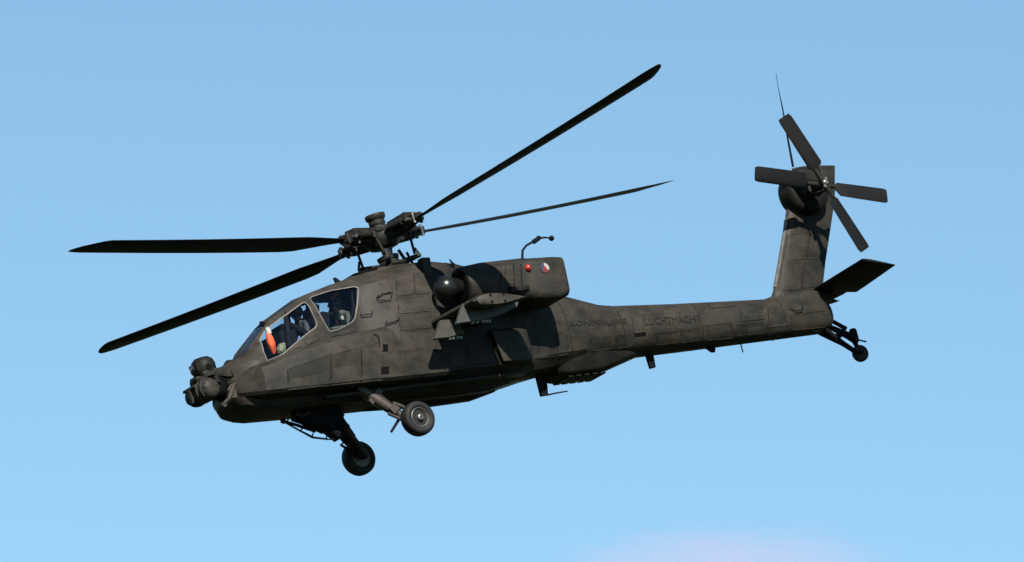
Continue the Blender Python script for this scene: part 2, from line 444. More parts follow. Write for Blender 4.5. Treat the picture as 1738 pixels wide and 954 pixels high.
# ---- lower fuselage (keel) with its rounded chin
def kl(s, z0, z1): return [(0, z0), (.48*s, z0), (.58*s, z0 - (z0-z1)*.42), (.50*s, z0 - (z0-z1)*.86), (.40*s, z1), (0, z1)]
KS = [(3.93, kl(.55, -2.55, -2.66)), (3.90, kl(.72, -2.48, -2.75)), (3.82, kl(.86, -2.44, -2.84)), (3.62, kl(.93, -2.42, -2.90)), (3.4, kl(.98, -2.42, -2.93)),
      (2.8, kl(1, -2.5, -2.94)), (1.2, kl(1, -2.55, -2.95)), (-.6, kl(1, -2.6, -2.95)), (-1.1, kl(.96, -2.6, -2.93)), (-1.9, kl(.8, -2.55, -2.84)), (-2.6, kl(.6, -2.5, -2.72))]
bm = bmesh.new(); loft(bm, [half(x, p) for x, p in KS]); obj('lower_fuselage', bm, OLIVE, angle=28, bevel=.012)
def rail(bm):   # ledges that run along the belly
    loft(bm, [[(x, y0, z), (x, y1, z), (x, y1, z-.05), (x, y0, z-.05)] for x, y0, y1, z in ((2.3, .50, .66, -2.84), (.6, .50, .72, -2.83), (-1.2, .48, .74, -2.82), (-1.9, .40, .60, -2.78))])
both('belly_ledge', rail, OLIVE, bevel=.01)
def rail2(bm):
    loft(bm, [[(x, y-w, z+.08), (x, y+w, z+.08), (x, y+w*.6, z), (x, y-w*.6, z)] for x, y, w, z in ((1.0, .28, .10, -2.97), (-.3, .28, .14, -3.02), (-1.2, .28, .12, -3.00), (-1.7, .26, .05, -2.9))])
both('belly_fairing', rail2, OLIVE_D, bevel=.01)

# ---- cheek avionics bays
CK = [(402,648),(440,623),(520,590),(600,569),(655,557)]
def cheek(bm):
    rings = []
    for i, (a, b) in enumerate(CK):
        yo = (.50, .80, .94, .97, .97)[i]
        p = P(a, b, yo - .08); zb = P(a, 673 - (a - 400)*.107, yo).z
        rings.append((p.x, p.z, yo, zb))
    f = rings[0]; rings.insert(0, (f[0] + .06, f[1] - .05, .42, f[3] + .04))
    l = rings[-1]; rings += [(l[0] - .10, l[1] - .04, .965, l[3]), (l[0] - .16, l[1] - .16, .955, l[3]), (-.2, l[1] - .5, .94, l[3])]
    out = []
    for x, zt, yo, zb in rings:
        yi = min(.35, yo - .22)
        out.append([(x, yi, zt + .10), (x, yo - .14, zt + .04), (x, yo - .03, zt - .03), (x, yo, zt - .10), (x, yo, zb + .05), (x, yo - .05, zb), (x, yi, zb - .04)])
    loft(bm, out); bmesh.ops.triangulate(bm, faces=bm.faces)
ck = both('avionics_bay', cheek, OLIVE, angle=26)
def bvh_of(o):
    b = bmesh.new(); b.from_mesh(o.data); t = BVHTree.FromBMesh(b); b.free(); return t
CB = bvh_of(ck[0])

# plates with joints between them on the cheek, the fuselage flank and the boom
def cheek_top(px):
    for (a, b), (c, d) in zip(CK, CK[1:]):
        if a <= px <= c: return b + (d-b)*(px-a)/(c-a)
    return CK[-1][1]
seams = [487, 560, 612, 650]
for a, b in zip(seams, seams[1:]):
    skin_plate(CB, [(a+1.2, cheek_top(a)+24), (b-1.2, cheek_top(b)+24), (b-1.2, 671-(b-400)*.105), (a+1.2, 671-(a-400)*.105)], h=.014, parent=ck[0])
flank = [[(672,470),(700,467),(703,500),(674,503)], [(703,467),(724,465),(728,498),(706,500)],
         [(674,507),(726,502),(730,528),(677,533)], [(677,537),(731,531),(735,556),(680,562)], [(681,566),(737,559),(741,590),(684,596)], [(664,600),(700,597),(702,632),(664,636)], [(705,597),(742,593),(746,627),(706,631)],
         [(572,564),(604,552),(606,562),(575,570)], [(518,577),(540,568),(543,576),(521,586)], [(750,590),(786,586),(790,621),(752,625)], [(794,585),(828,581),(832,616),(797,620)]]
for q in flank: skin_plate(HB, q)
for q in ([(912,570),(940,566),(942,605),(916,608)], [(944,566),(962,563),(964,602),(946,605)]): skin_plate(HB, q)
MARK = [[(967,538),(1066,534),(1066,559),(967,565)], [(1094,533),(1192,528),(1192,554),(1094,560)]]
for q in MARK: skin_plate(BB, q, 'marking_patch', OLIVE_T, .0025)
for q in ([(1072,539),(1090,538),(1092,565),(1076,567)], [(1198,553),(1243,549),(1244,574),(1200,578)], [(1030,521),(1082,518),(1082,530),(1030,533)], [(1090,518),(1140,515),(1140,526),(1090,529)], [(1256,521),(1298,517),(1299,541),(1257,546)],
          [(1112,566),(1150,562),(1150,582),(1114,586)], [(1155,561),(1186,558),(1186,578),(1156,582)], [(1148,515),(1196,512),(1196,522),(1148,525)], [(1003,575),(1040,571),(1041,592),(1006,596)], [(1045,571),(1072,569),(1074,588),(1047,592)],
          [(1302,517),(1336,528),(1337,552),(1303,556)], [(1342,536),(1396,528),(1400,556),(1344,560)], [(1204,516),(1246,512),(1246,520),(1204,524)], [(1250,552),(1296,548),(1297,566),(1252,570)]):
    skin_plate(BB, q)
for q in ([(646,585),(658,584),(658,596),(646,597)], [(647,623),(660,622),(660,634),(647,635)]):
    skin_plate(CB, q, 'vent', HOLE, .012) or skin_plate(HB, q, 'vent', HOLE, .012)
skin_plate(BB, [(1076,566),(1095,563),(1096,569),(1078,571)], 'vent', HOLE, .012)
def handle(pxs, bvh, m=BLACK, r=.009, name='grab_handle'):
    pts = []
    for i, q in enumerate(pxs):
        p, n = hit_px(bvh, *q)
        if p is None: return
        pts.append(p + n * (.0 if i in (0, len(pxs)-1) else .04))
    bm = bmesh.new(); tube(bm, pts, r, 8); obj(name, bm, m)
for pxs in ([(643,500),(640,507),(646,512),(662,512),(665,498),(658,496)], [(657,545),(654,552),(672,546),(678,541)], [(612,533),(612,537),(632,534),(632,529)],
            [(640,507),(650,500),(664,498)]): handle(pxs, HB)
handle([(633,567),(641,571),(645,596)], CB); handle([(655,560),(661,566),(663,585)], HB)
for pxs in ([(973,558),(975,566),(972,576),(964,574)], [(983,603),(992,607),(1006,606),(1008,601)]): handle(pxs, BB)
for pxs in ([(1304,570),(1310,575),(1318,570),(1312,563),(1304,570)], [(1374,558),(1382,562),(1392,560)], [(1342,524),(1348,530),(1360,528),(1362,520)]): handle(pxs, BB)
handle([(500,593),(508,590),(514,594),(508,598),(500,593)], HB, OLIVE_D); handle([(563,572),(576,568)], HB, OLIVE_D)
# row of fastener heads along the lower cheek and flank: real little domes
def rivets(bvh, a, b, n, parent=root, name='fastener_row', r=.009):
    bm = bmesh.new(); k = 0
    for i in range(n):
        p, nn = hit_px(bvh, a[0] + (b[0]-a[0])*i/(n-1), a[1] + (b[1]-a[1])*i/(n-1))
        if p is None: continue
        lathe(bm, p, nn, [(-.004, r), (.003, r), (.006, r*.5)], 6); k += 1
    if k:
        o = obj(name, bm, OLIVE_D, parent=parent); o['kind'] = 'stuff'
    else: bm.free()
rivets(CB, (410,667), (645,641), 36, ck[0]); rivets(HB, (665,640), (742,632), 12); rivets(BB, (990,532), (1300,512), 44); rivets(BB, (1040,590), (1390,556), 50)
rivets(HB, (622,478), (728,468), 16)

# ---- upper deck, rotor pylon fairing
bm = bmesh.new()
UD = [(.98, .24, -.72, -.68), (.86, .30, -.74, -.66), (.55, .34, -.78, -.62), (.44, .38, -.80, -.575), (-.45, .42, -.80, -.575), (-.55, .40, -.8, -.60), (-1.0, .36, -.9, -.62), (-1.7, .28, -1.0, -.80), (-2.1, .2, -1.1, -1.0)]
loft(bm, [half(x, [(0, zt), (w*.8, zt), (w, zt - .05), (w + .03, zb), (0, zb)]) for x, w, zb, zt in UD])
obj('upper_deck_fairing', bm, OLIVE, angle=30, bevel=.015)
bm = bmesh.new(); prism(bm, [(.98,-.67),(.46,-.575),(.43,-.62),(.50,-.70)], -.36, .36); obj('deck_shade_slab', bm, HOLE, bevel=.006)  # black slab that paints the shade on the deck roof
def stub(bm): box(bm, P(721, 452, .46) + Vector((0, 0, -.04)), (.17, .16, .36), Matrix.Rotation(R(-4), 3, 'Y'))
both('deck_duct', stub, OLIVE, bevel=.012)
def ring_doghouse(bm):
    loft(bm, [half(x, [(0, zt), (w*.5, zt-.01), (w*.85, zt-.08), (w, zt-.25), (w*.9, -1.2), (0, -1.2)]) for x, w, zt in ((-.5, .42, -.54), (-.75, .5, -.56), (-1.1, .5, -.62), (-1.5, .46, -.74), (-2.0, .38, -.95), (-2.4, .3, -1.15))])
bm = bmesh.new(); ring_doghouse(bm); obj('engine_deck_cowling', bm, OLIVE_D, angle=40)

# ---- engines
NY = 1.10
def nacelle(bm):
    st = [(-.62, .28, .29, .28, -1.29), (-.64, .32, .33, .31, -1.29), (-.72, .35, .36, .33, -1.30), (-1.05, .38, .39, .30, -1.31), (-1.6, .38, .395, .22, -1.33), (-1.86, .38, .40, .18, -1.34),
          (-1.90, .40, .395, .16, -1.36), (-2.42, .40, .39, .13, -1.38), (-2.60, .385, .35, .12, -1.36)]
    loft(bm, [[(x - (z - cz) * (-.06 if i < 5 else .04), y, z) for y, z in rrect(NY, cz, hw, hh, r, 6)] for i, (x, hw, hh, r, cz) in enumerate(st)])
nac = both('engine_nacelle', nacelle, OLIVE, angle=32)
NB = bvh_of(nac[0])
def inlet(bm):
    lathe(bm, (-.615, NY, -1.27), (1, 0, .0), [(-.02, .29), (.01, .285), (.012, .2)], 32)
both('engine_inlet', inlet, HOLE)
def nose_fairing(bm):
    c = P(757, 489, NY)
    lathe(bm, c, (-1, 0, 0), [(-.225 * math.cos(a) if a < math.pi/2 else 0, .215 * math.sin(a)) for a in [math.pi/2 * k / 8 for k in range(1, 9)]] + [(.06, .21), (.14, .17), (.30, .15), (.5, .15)], 32)
both('gearbox_fairing', nose_fairing, mat('glossy_dark_olive', (.006, .006, .0055), .28, var=.2, spec=.35))
def exhaust(bm):
    prism(bm, [(-2.58, -1.10), (-2.615, -1.10), (-2.595, -1.62), (-2.56, -1.62)], NY - .3, NY + .3)
both('exhaust_outlet', exhaust, HOLE)
# cowling plates of the nacelle
for q in ([(786,452),(852,444),(852,480),(786,486)], [(856,443),(868,442),(872,482),(856,482)], [(872,441),(940,436),(952,488),(876,492)], [(800,490),(850,484),(850,496),(812,500)]):
    skin_plate(NB, q, 'cowling_panel', OLIVE, .007, parent=nac[0])
for q in ([(866,442),(868,442),(874,486),(872,486)], [(879,441),(881,441),(887,486),(885,486)], [(846,444),(847.5,444),(850,484),(848.5,484)]):
    skin_plate(NB, q, 'cowling_joint_shade', BLACK, .004, parent=nac[0])  # dark strips paint the recess shading of the cowling joints
# side scoop under the cowling
bm = bmesh.new(); p = P(880, 488, 1.5)
loft(bm, [[(p.x + .20, 1.40, p.z - .10), (p.x + .20, 1.57, p.z - .09), (p.x + .20, 1.57, p.z + .02), (p.x + .20, 1.40, p.z + .05)],
          [(p.x - .22, 1.42, p.z - .06), (p.x - .22, 1.52, p.z - .05), (p.x - .22, 1.51, p.z + .03), (p.x - .22, 1.42, p.z + .05)]])
obj('cooling_scoop', bm, OLIVE_D, bevel=.01)
# red position light
q, n = hit_px(NB, 896, 455)
bm = bmesh.new(); lathe(bm, q, n, [(-.01, .07), (.02, .065), (.05, .045), (.065, .015)], 20); obj('position_light', bm, RED)
# roundel: three sectors round a small centre
q, n = hit_px(NB, 924, 455); n = Vector((0, 1, 0))
ro = None
for k, mt in enumerate((REDP, WHITEP, BLUEP)):
    bm = bmesh.new(); a0 = R(-60 + 120 * k)
    v = [bm.verts.new(q + n*.016)]
    for i in range(13):
        a = a0 + R(120) * i / 12; v.append(bm.verts.new(q + n*.016 + Vector((-math.sin(a), 0, -math.cos(a))) * .088))
    bm.faces.new(v); bmesh.ops.triangulate(bm, faces=bm.faces)
    obj('roundel_sector', bm, mt, parent=root)
bm = bmesh.new(); lathe(bm, q + n*.018, n, [(0, .028), (.002, .028)], 16); obj('roundel_centre', bm, RED)
# bent antenna mast behind the engine
bm = bmesh.new()
tube(bm, [P(886,449,.9), P(887,425,.9), P(893,417,.9), P(905,410,.9), P(914,405,.9), P(924,403,.9), P(934,404,.9)], [.022,.022,.02,.022,.018,.016,.014], 10)
lathe(bm, P(911,407,.9), P(914,404,.9) - P(905,410,.9), [(-.12, .015), (-.08, .045), (.06, .04), (.1, .015)], 12)
lathe(bm, P(936,404.5,.9), (0, 0, 1), [(-.05 * math.cos(a), .05 * math.sin(a)) for a in [math.pi*k/8 for k in range(1, 8)]], 14)
tube(bm, [P(919,403,.9), P(914,400.5,.9), P(911,402,.9)], .009, 6)
obj('air_sensor_mast', bm, BLACK)

# ---- stub wings
def airfoil(n=9, t=.2):
    up = []; lo = []
    for i in range(n + 1):
        c = (1 - math.cos(math.pi * i / n)) / 2
        y = 5*t*(.2969*math.sqrt(c) - .126*c - .3516*c*c + .2843*c**3 - .1036*c**4)
        up.append((c, y)); lo.append((c, -y))
    return up[:] + lo[-2:0:-1]
def wing(bm):
    LE0 = Vector((.02, .55, -1.83)); LE1 = Vector((.02, 2.32, -1.86))
    rings = []
    for t in (0, .35, .7, 1):
        p = LE0.lerp(LE1, t); c = 1.15 - .12*t; th = .20
        rings.append([(p.x - c*u, p.y, p.z + c*v - .05*u*u) for u, v in airfoil(9, th)])
    loft(bm, rings)
wg = both('stub_wing', wing, OLIVE, angle=40)
def wingtip(bm):
    rings = []
    for y, k in ((2.32, 1.0), (2.40, 1.08), (2.47, 1.02), (2.50, .85)):
        c = 1.0 * k
        rings.append([(.06 - .55 - (u - .5) * c, y, -1.90 + c*v*1.05 - .03*u) for u, v in airfoil(9, .21)])
    loft(bm, rings)
both('wing_tip_cap', wingtip, OLIVE_L, angle=40)
def pylon(y, pp, w=.05):
    def b(bm):
        pts = [XZ(a, c, y + w) for a, c in pp]
        loft(bm, [[(x, y - w, z) for x, z in pts], [(x, y + w, z) for x, z in pts]])
    return b
both('outer_pylon', pylon(1.98, [(786,516),(812,508),(880,512),(879,520),(848,535),(812,544),(776,549)], .05), mat('pylon_grey_green', (.030, .032, .028), .5, var=.25, scale=6, bump=.1), angle=35, bevel=.010, segs=1)
both('inner_pylon', pylon(1.42, [(748,543),(778,541),(789,566),(760,573),(738,575)], .05), mat('pylon_brown_green', (.023, .022, .0175), .55, var=.3, scale=5, bump=.1), angle=35, bevel=.010, segs=1)
def hooks(y, a, b):
    def f(bm):
        tube(bm, [P(*a, y) + Vector((0, 0, .02)), P(*b, y) + Vector((0, 0, .02))], .022, 6)
        for t in (.05, .3, .62, .8, .95):
            p = P(a[0] + (b[0]-a[0])*t, a[1] + (b[1]-a[1])*t, y)
            box(bm, p, (.035 if t != .8 else .06, .05, .045))
    return f
both('store_rack', hooks(1.98, (800, 548), (832, 545)), STEEL)
both('store_rack', hooks(1.42, (762, 575), (784, 573)), STEEL)
for x, z in ((-.25, -1.835), (-.52, -1.84), (-.25, -1.955), (-.52, -1.965)):
    both('wing_tip_bolt', lambda bm: lathe(bm, (x, 2.50, z), (0, 1, 0), [(-.03, .022), (.012, .022), (.016, .012)], 10), HOLE)

def light_catch_bulge(bm):  # bulge added so the flank aft of the wing catches sunlight
    rings = []
    for a, b in ((557, .3), (562, .0), (590, .0), (612, .0), (618, .25)):
        row = []
        for px, y in ((822 + (a-557)*.38, .80), (834 + (a-557)*.38, .99), (862 + (a-557)*.3, 1.03), (882 + (a-557)*.22, 1.00), (892 + (a-557)*.2, .92), (896 + (a-557)*.2, .66)):
            yy = y - b*(y - .6); row.append(P(px, a - (px-860)*.05, yy))
        rings.append(row)
    loft(bm, rings)
both('light_catch_bulge', light_catch_bulge, OLIVE, angle=40)

# ---- aft ventral bay under the boom
bm = bmesh.new()
loft(bm, [half(x, [(0, zt), (w*1.12, zt), (w*.86, zb + .06), (w*.68, zb), (0, zb)]) for x, w, zt, zb in
          ((-2.62, .30, -2.5, -2.66), (-2.78, .38, -2.45, -2.84), (-3.0, .40, -2.4, -2.88), (-3.7, .38, -2.4, -2.86), (-4.3, .30, -2.4, -2.70), (-4.85, .2, -2.4, -2.56))])
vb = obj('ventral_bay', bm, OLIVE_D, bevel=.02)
for i in range(5):
    bm = bmesh.new(); x = -2.95 - i*.17
    prism(bm, [(x, -2.875), (x - .11, -2.875), (x - .13, -2.90), (x - .02, -2.90)], -.27, .27); obj('louvre', bm, OLIVE_D, parent=vb, bevel=.004).location = (0, 0, 0)

# ---- small aerials
def blade_aerial(name, pts, y, w=.03, m=BLACK):
    bm = bmesh.new(); poly = [XZ(a, b, y) for a, b in pts]
    prism(bm, poly, y - w, y + w); return obj(name, bm, m, bevel=.008)
blade_aerial('blade_aerial', [(905,622),(925,624),(929,671),(918,673)], 0, .035)
bm = bmesh.new(); tube(bm, [P(926,671,0), P(945,667,0), P(963,664,0)], [.016,.014,.012], 8); obj('trailing_rod', bm, BLACK)
blade_aerial('blade_aerial', [(1093,594),(1106,592),(1112,624),(1103,626)], 0, .03)
blade_aerial('blade_aerial', [(1188,584),(1213,582),(1213,598),(1208,598)], 0, .03)
bm = bmesh.new(); tube(bm, [P(1255,576,0), P(1261,598,0)], .012, 8); obj('whip_aerial', bm, BLACK)
bm = bmesh.new(); tube(bm, [P(771,450,.5), P(767,446,.5), P(763,440,.5)], [.03,.02,.012], 8); obj('small_aerial', bm, BLACK)
bm = bmesh.new(); tube(bm, [P(612,465,.1), P(610,455,.1), P(608,447,.1)], [.010,.008,.006], 8); obj('whip_aerial', bm, BLACK)
# wire cutter on the canopy roof
blade_aerial('wire_cutter', [(565,472),(569,471),(577,477),(592,475),(597,480),(592,486),(572,486)], .12, .02)
bm = bmesh.new(); box(bm, P(446,550,.05), (.10, .06, .10)); obj('canopy_fitting', bm, BLACK, bevel=.01)
bm = bmesh.new(); box(bm, P(483,523,.05), (.06, .05, .06)); obj('canopy_fitting', bm, BLACK, bevel=.01)
# black canopy spine line between the panes
bm = bmesh.new(); tube(bm, [P(x, y, .12) for x, y in ((447,548),(470,531),(496,514),(520,501),(545,491),(562,484))], .018, 6); obj('canopy_spine', bm, OLIVE_D)

# ---- nose sensor turrets
tc = P(360, 657, .40)
def drum(y0, y1, r, c):
    bm = bmesh.new(); k = 1 if y1 > y0 else -1; L = abs(y1 - y0)
    lathe(bm, (c.x, y0, c.z), (0, k, 0), [(0, r*.9), (.02, r), (L*.55, r*1.02), (L*.8, r*.94), (L*.93, r*.78), (L, r*.5), (L + .012, r*.2)], 36)
    return bm
tads = obj('target_sight_turret', drum(.02, .42, .195, tc), OLIVE_L, angle=50)
bm = drum(-.02, -.30, .185, tc); obj('sight_drum', bm, OLIVE_D, parent=tads, angle=50)
bm = bmesh.new(); lathe(bm, (tc.x, 0, tc.z - .02), (0, 0, 1), [(-.12, .09), (-.10, .12), (.2, .15), (.24, .15), (.30, .13)], 28); obj('sight_yoke', bm, OLIVE_D, parent=tads)
# sensor faces with frames looking forward
for y, w, mt in ((.20, .10, OPTIC), (-.15, .10, OPTIC)):
    bm = bmesh.new(); fx = tc.x + .085
    lathe(bm, (fx, y, tc.z - .02), (1, 0, -.12), [(-.08, w*1.22), (.06, w*1.25), (.085, w*1.15), (.085, w), (.04, w*.98)], 24)
    o = obj('lens_hood', bm, OLIVE_D, parent=tads, angle=40)
    bm = bmesh.new(); lathe(bm, (fx + .05, y, tc.z - .026), (1, 0, -.12), [(-.01, w*.97), (.004, w*.97)], 24); obj('lens', bm, mt, parent=o)
def brow(bm):
    for k, rr in ((0, .205), (1, .215)):
        tube(bm, [(tc.x + rr*math.cos(a), .30 + .05 - k*.13, tc.z + rr*math.sin(a)) for a in [R(d) for d in range(-40, 75, 12)]], .014, 6, flat=1)
bm = bmesh.new(); brow(bm); obj('guard_rib', bm, OLIVE_L, parent=tads)
for k in range(10):
    a = R(36*k); bm = bmesh.new(); lathe(bm, (tc.x + .15*math.cos(a), .37, tc.z + .15*math.sin(a)), (0, 1, 0), [(-.02, .012), (.03, .012), (.036, .006)], 8); obj('cap_bolt', bm, OLIVE_D, parent=tads)
bm = bmesh.new(); box(bm, (tc.x + .05, .14, tc.z + .21), (.24, .20, .08), Matrix.Rotation(R(12), 3, 'Y')); obj('electronics_box', bm, OLIVE_D, parent=tads, bevel=.015)
bm = bmesh.new(); box(bm, (tc.x - .20, .26, tc.z + .10), (.10, .14, .24)); obj('side_bracket', bm, OLIVE_D, parent=tads, bevel=.015)
bm = bmesh.new(); tube(bm, [(tc.x - .16, .42, tc.z + .16), (tc.x - .28, .42, tc.z + .10), (tc.x - .33, .36, tc.z - .08), (tc.x - .42, .3, tc.z - .04)], .018, 8); obj('cable', bm, BLACK, parent=tads)
bm = bmesh.new(); box(bm, (tc.x + .20, .0, tc.z - .02), (.06, .10, .28)); box(bm, (tc.x + .19, .0, tc.z + .10), (.08, .40, .05)); obj('centre_frame', bm, OLIVE_L, parent=tads, bevel=.01)
# night sensor on top
pc = P(348, 621, .05)
bm = bmesh.new()
lathe(bm, (pc.x, 0, pc.z - .14), (.06, 0, 1), [(0, .20), (.04, .215), (.16, .215), (.24, .19), (.29, .13), (.305, .05)], 30)
nv = obj('night_sensor_turret', bm, OLIVE_D, angle=45)
bm = bmesh.new(); box(bm, (pc.x + .15, 0, pc.z - .02), (.14, .26, .17), Matrix.Rotation(R(10), 3, 'Y')); obj('sensor_hood', bm, OLIVE_D, parent=nv, bevel=.03, segs=3)
bm = bmesh.new(); lathe(bm, (pc.x + .20, 0, pc.z - .03), (1, 0, 0), [(0, .07), (.04, .07), (.045, .02)], 20); obj('lens', bm, OPTIC, parent=nv)
bm = bmesh.new(); h = P(353, 622, .2); lathe(bm, (h.x, .17, h.z), (0, 1, 0), [(0, .05), (.05, .048)], 16); obj('sensor_port', bm, HOLE, parent=nv)
bm = bmesh.new()
poly = [XZ(a, b, .16) for a, b in ((342,632),(352,627),(372,624),(396,611),(402,640),(384,640),(362,637),(346,641))]
prism(bm, poly, -.2, .2); obj('turret_bracket', bm, OLIVE, bevel=.02)
bm = bmesh.new(); c = P(398, 622, .12); lathe(bm, (c.x + .06, 0, c.z - .10), (-1, 0, -.03), [(-.02, .22), (.0, .25), (.10, .25), (.12, .24), (.22, .27)], 30); obj('nose_collar', bm, OLIVE, angle=40)
# actuator and links by the port side of the chin
bm = bmesh.new()
tube(bm, [P(397,653,.62), P(393,665,.64), P(389,676,.62), P(379,687,.60)], [.03,.045,.035,.03], 10)
tube(bm, [P(402,650,.62), P(392,655,.64), P(387,663,.62)], .022, 8); box(bm, P(395,668,.60), (.12, .06, .16)); lathe(bm, P(380,687,.6), (0, 1, 0), [(-.03, .045), (.03, .045)], 14)
obj('turret_actuator', bm, OLIVE_L, bevel=0)
bm = bmesh.new(); box(bm, (3.80, 0, -2.40), (.30, .34, .34)); obj('turret_mount', bm, HOLE, bevel=.03)
bm = bmesh.new(); lathe(bm, (tc.x - .02, 0, tc.z + .02), (-1, 0, .05), [(0, .12), (.1, .17), (.35, .17), (.5, .22)], 20); obj('turret_neck', bm, HOLE)

# ---- landing gear
def wheel_obj(c, r, w, parent, ax=(0, 1, 0), rimm=None):
    bm = bmesh.new(); ax = Vector(ax)
    prof = [(-w*.30, r*.56), (-w*.44, r*.62), (-w*.5, r*.78), (-w*.44, r*.91), (-w*.28, r*.98), (0, r), (w*.28, r*.98), (w*.44, r*.91), (w*.5, r*.78), (w*.44, r*.62), (w*.30, r*.56)]
    lathe(bm, c, ax, prof, 44)
    wh = obj('wheel', bm, RUB, parent=parent, angle=50)
    bm = bmesh.new()
    lathe(bm, c, ax, [(-w*.42, r*.56), (-w*.40, r*.60), (w*.40, r*.60), (w*.43, r*.56), (w*.34, r*.48), (w*.20, r*.40), (w*.22, r*.24), (w*.42, r*.20), (w*.44, r*.10)], 32)
    obj('rim', bm, rimm or GREYR, parent=wh, angle=40)
    bm = bmesh.new(); lathe(bm, Vector(c) + ax*w*.44, ax, [(-.02, r*.17), (.012, r*.17), (.02, r*.12), (.018, r*.075), (-.01, r*.07)], 20)
    obj('hub_cap', bm, STEEL, parent=wh)
    return wh
WN = P(709, 711, 1.02)
def leg(side):
    y = lambda v: v * side
    dz = 0 if side > 0 else -.11; dx = 0 if side > 0 else .05      # the starboard leg hangs a little lower
    a = Vector((1.55, y(.60), -2.80)); c = Vector((WN.x + dx, y(.80), WN.z + dz)); k = a.lerp(c, .45)
    bm = bmesh.new()
    tube(bm, [a, k, c], [.11, .095, .07], 12); tube(bm, [c, (c.x, y(.98), c.z)], .045, 12)
    tube(bm, [Vector((1.62, y(.25), -2.86)), Vector((1.62, y(.72), -2.80))], .06, 12)
    lathe(bm, (c.x, y(.78), c.z), (0, side, 0), [(-.04, .06), (.05, .075), (.08, .06)], 16)
    lg = obj('landing_gear', bm, BRNM if side > 0 else DARKM, angle=40)  # starboard leg, lines and links take darker materials that paint its shade
    bm = bmesh.new()
    tube(bm, [Vector((1.38, y(.62), -2.82)), Vector((1.38, y(.62), -2.82)).lerp(c, .6)], .06, 12); tube(bm, [Vector((1.38, y(.62), -2.82)).lerp(c, .5), c + Vector((.05, 0, .05))], .04, 10)
    obj('shock_strut', bm, DARKM, parent=lg)
    bm = bmesh.new()
    box(bm, a.lerp(c, .25) + Vector((-.02, y(.02), .02)), (.34, .09, .10), Matrix.Rotation(R(38), 3, 'Y')); tube(bm, [a + Vector((.05, 0, -.08)), a.lerp(c, .6) + Vector((0, y(.03), -.06))], .016, 8)
    tube(bm, [a + Vector((-.3, 0, .0)), a.lerp(c, .5), c + Vector((.12, 0, -.02))], .014, 8)
    obj('brake_line', bm, BRNM if side > 0 else BLACK, parent=lg)
    bm = bmesh.new(); m1 = a.lerp(c, .62)
    tube(bm, [m1 + Vector((.02, y(.10), .10)), m1 + Vector((-.12, y(.14), .02)), c + Vector((-.02, y(.08), .12))], .03, 8); tube(bm, [m1, m1 + Vector((.16, y(.10), -.08)), c + Vector((.14, y(.05), .02))], .028, 8)
    box(bm, m1 + Vector((.02, y(.06), .0)), (.16, .14, .14), Matrix.Rotation(R(38), 3, 'Y'))
    obj('torque_link', bm, BRNM if side > 0 else BLACK, parent=lg, angle=30)
    bm = bmesh.new(); s = a.lerp(c, .86)
    tube(bm, [s, s + Vector((.12, 0, -.02)), s + Vector((.33, 0, -.22))], [.03, .028, .024], 8); obj('step_peg', bm, BLACK, parent=lg)
    w = wheel_obj((WN.x + dx, y(1.02), WN.z + dz), .305, .25, lg, (0, side, 0))
for s in (1, -1): leg(s)
# tail wheel
TW = P(1460, 600, 0)
bm = bmesh.new(); T0 = P(1396, 536, 0); T1 = P(1396, 562, 0)
for s in (1, -1):
    tube(bm, [T1 + Vector((0, s*.10, 0)), P(1432, 584, s*.10), P(1452, 597, s*.09), TW + Vector((0, s*.09, 0))], [.045,.05,.045,.03], 8)
tube(bm, [P(1400,562,0), P(1409,571,0)], .05, 8)
tube(bm, [T0, P(1436,558,0)], [.035, .04], 8); tube(bm, [P(1398,550,.05), P(1440,570,0), P(1452,578,0)], [.04,.07,.07], 10)
lathe(bm, P(1449,568,0), (0, 0, 1), [(-.16, .05), (-.1, .075), (.08, .07), (.11, .05)], 14)
tube(bm, [P(1452,576,0), P(1470,580,0)], .016, 8); tube(bm, [P(1448,575,0), TW], [.05, .035], 8)
box(bm, P(1425,568,0), (.22, .12, .10), Matrix.Rotation(R(30), 3, 'Y'))
tg = obj('tail_gear', bm, BLACK)
wheel_obj(TW, .155, .13, tg)

# ---- chin gun
gp = P(535, 705, 0)
bm = bmesh.new()
lathe(bm, (gp.x, 0, -2.93), (0, 0, -1), [(-.05, .30), (.02, .30), (.06, .24), (.14, .2)], 28)
gun = obj('gun_turret', bm, BLACK)
def bar(bm, pts, r, y): tube(bm, [P(a, b, y) for a, b in pts], r, 8)
bm = bmesh.new()
for a, b, c, d, yy, w in ((520,712,552,727,0,.20), (548,722,574,742,.0,.16), (500,706,530,716,.05,.16)):
    p = P(a, b, yy); q = P(c, d, yy); m_ = (p+q)/2; dv = (q-p)
    box(bm, m_, (dv.length * 1.1, w*1.2, .15), Matrix.Rotation(math.atan2(-dv.z, dv.x), 3, 'Y'))
obj('gun_receiver', bm, BLACK, parent=gun, bevel=.015)
bm = bmesh.new(); bar(bm, [(478,714),(505,722),(535,732)], .03, 0); bar(bm, [(478,714),(483,716)], .045, 0); obj('gun_barrel', bm, BLACK, parent=gun)
bm = bmesh.new()
bar(bm, [(476,713),(510,732),(530,743),(556,746),(572,745),(567,737)], .013, .08); bar(bm, [(476,713),(506,729),(532,742),(556,745)], .013, -.12)
bar(bm, [(510,731),(516,724)], .012, .05); bar(bm, [(530,742),(532,733)], .012, .05); bar(bm, [(553,746),(555,738),(566,740)], .014, .05); bar(bm, [(484,717),(490,712)], .012, .05)
obj('gun_cradle', bm, BLACK, parent=gun)
bm = bmesh.new(); bar(bm, [(545,704),(566,722),(584,744)], .07, -.2); obj('ammunition_chute', bm, BLACK, parent=gun)
bm = bmesh.new(); bar(bm, [(500,703),(514,706),(524,700)], .02, .35); obj('hydraulic_line', bm, DARKM, parent=gun)
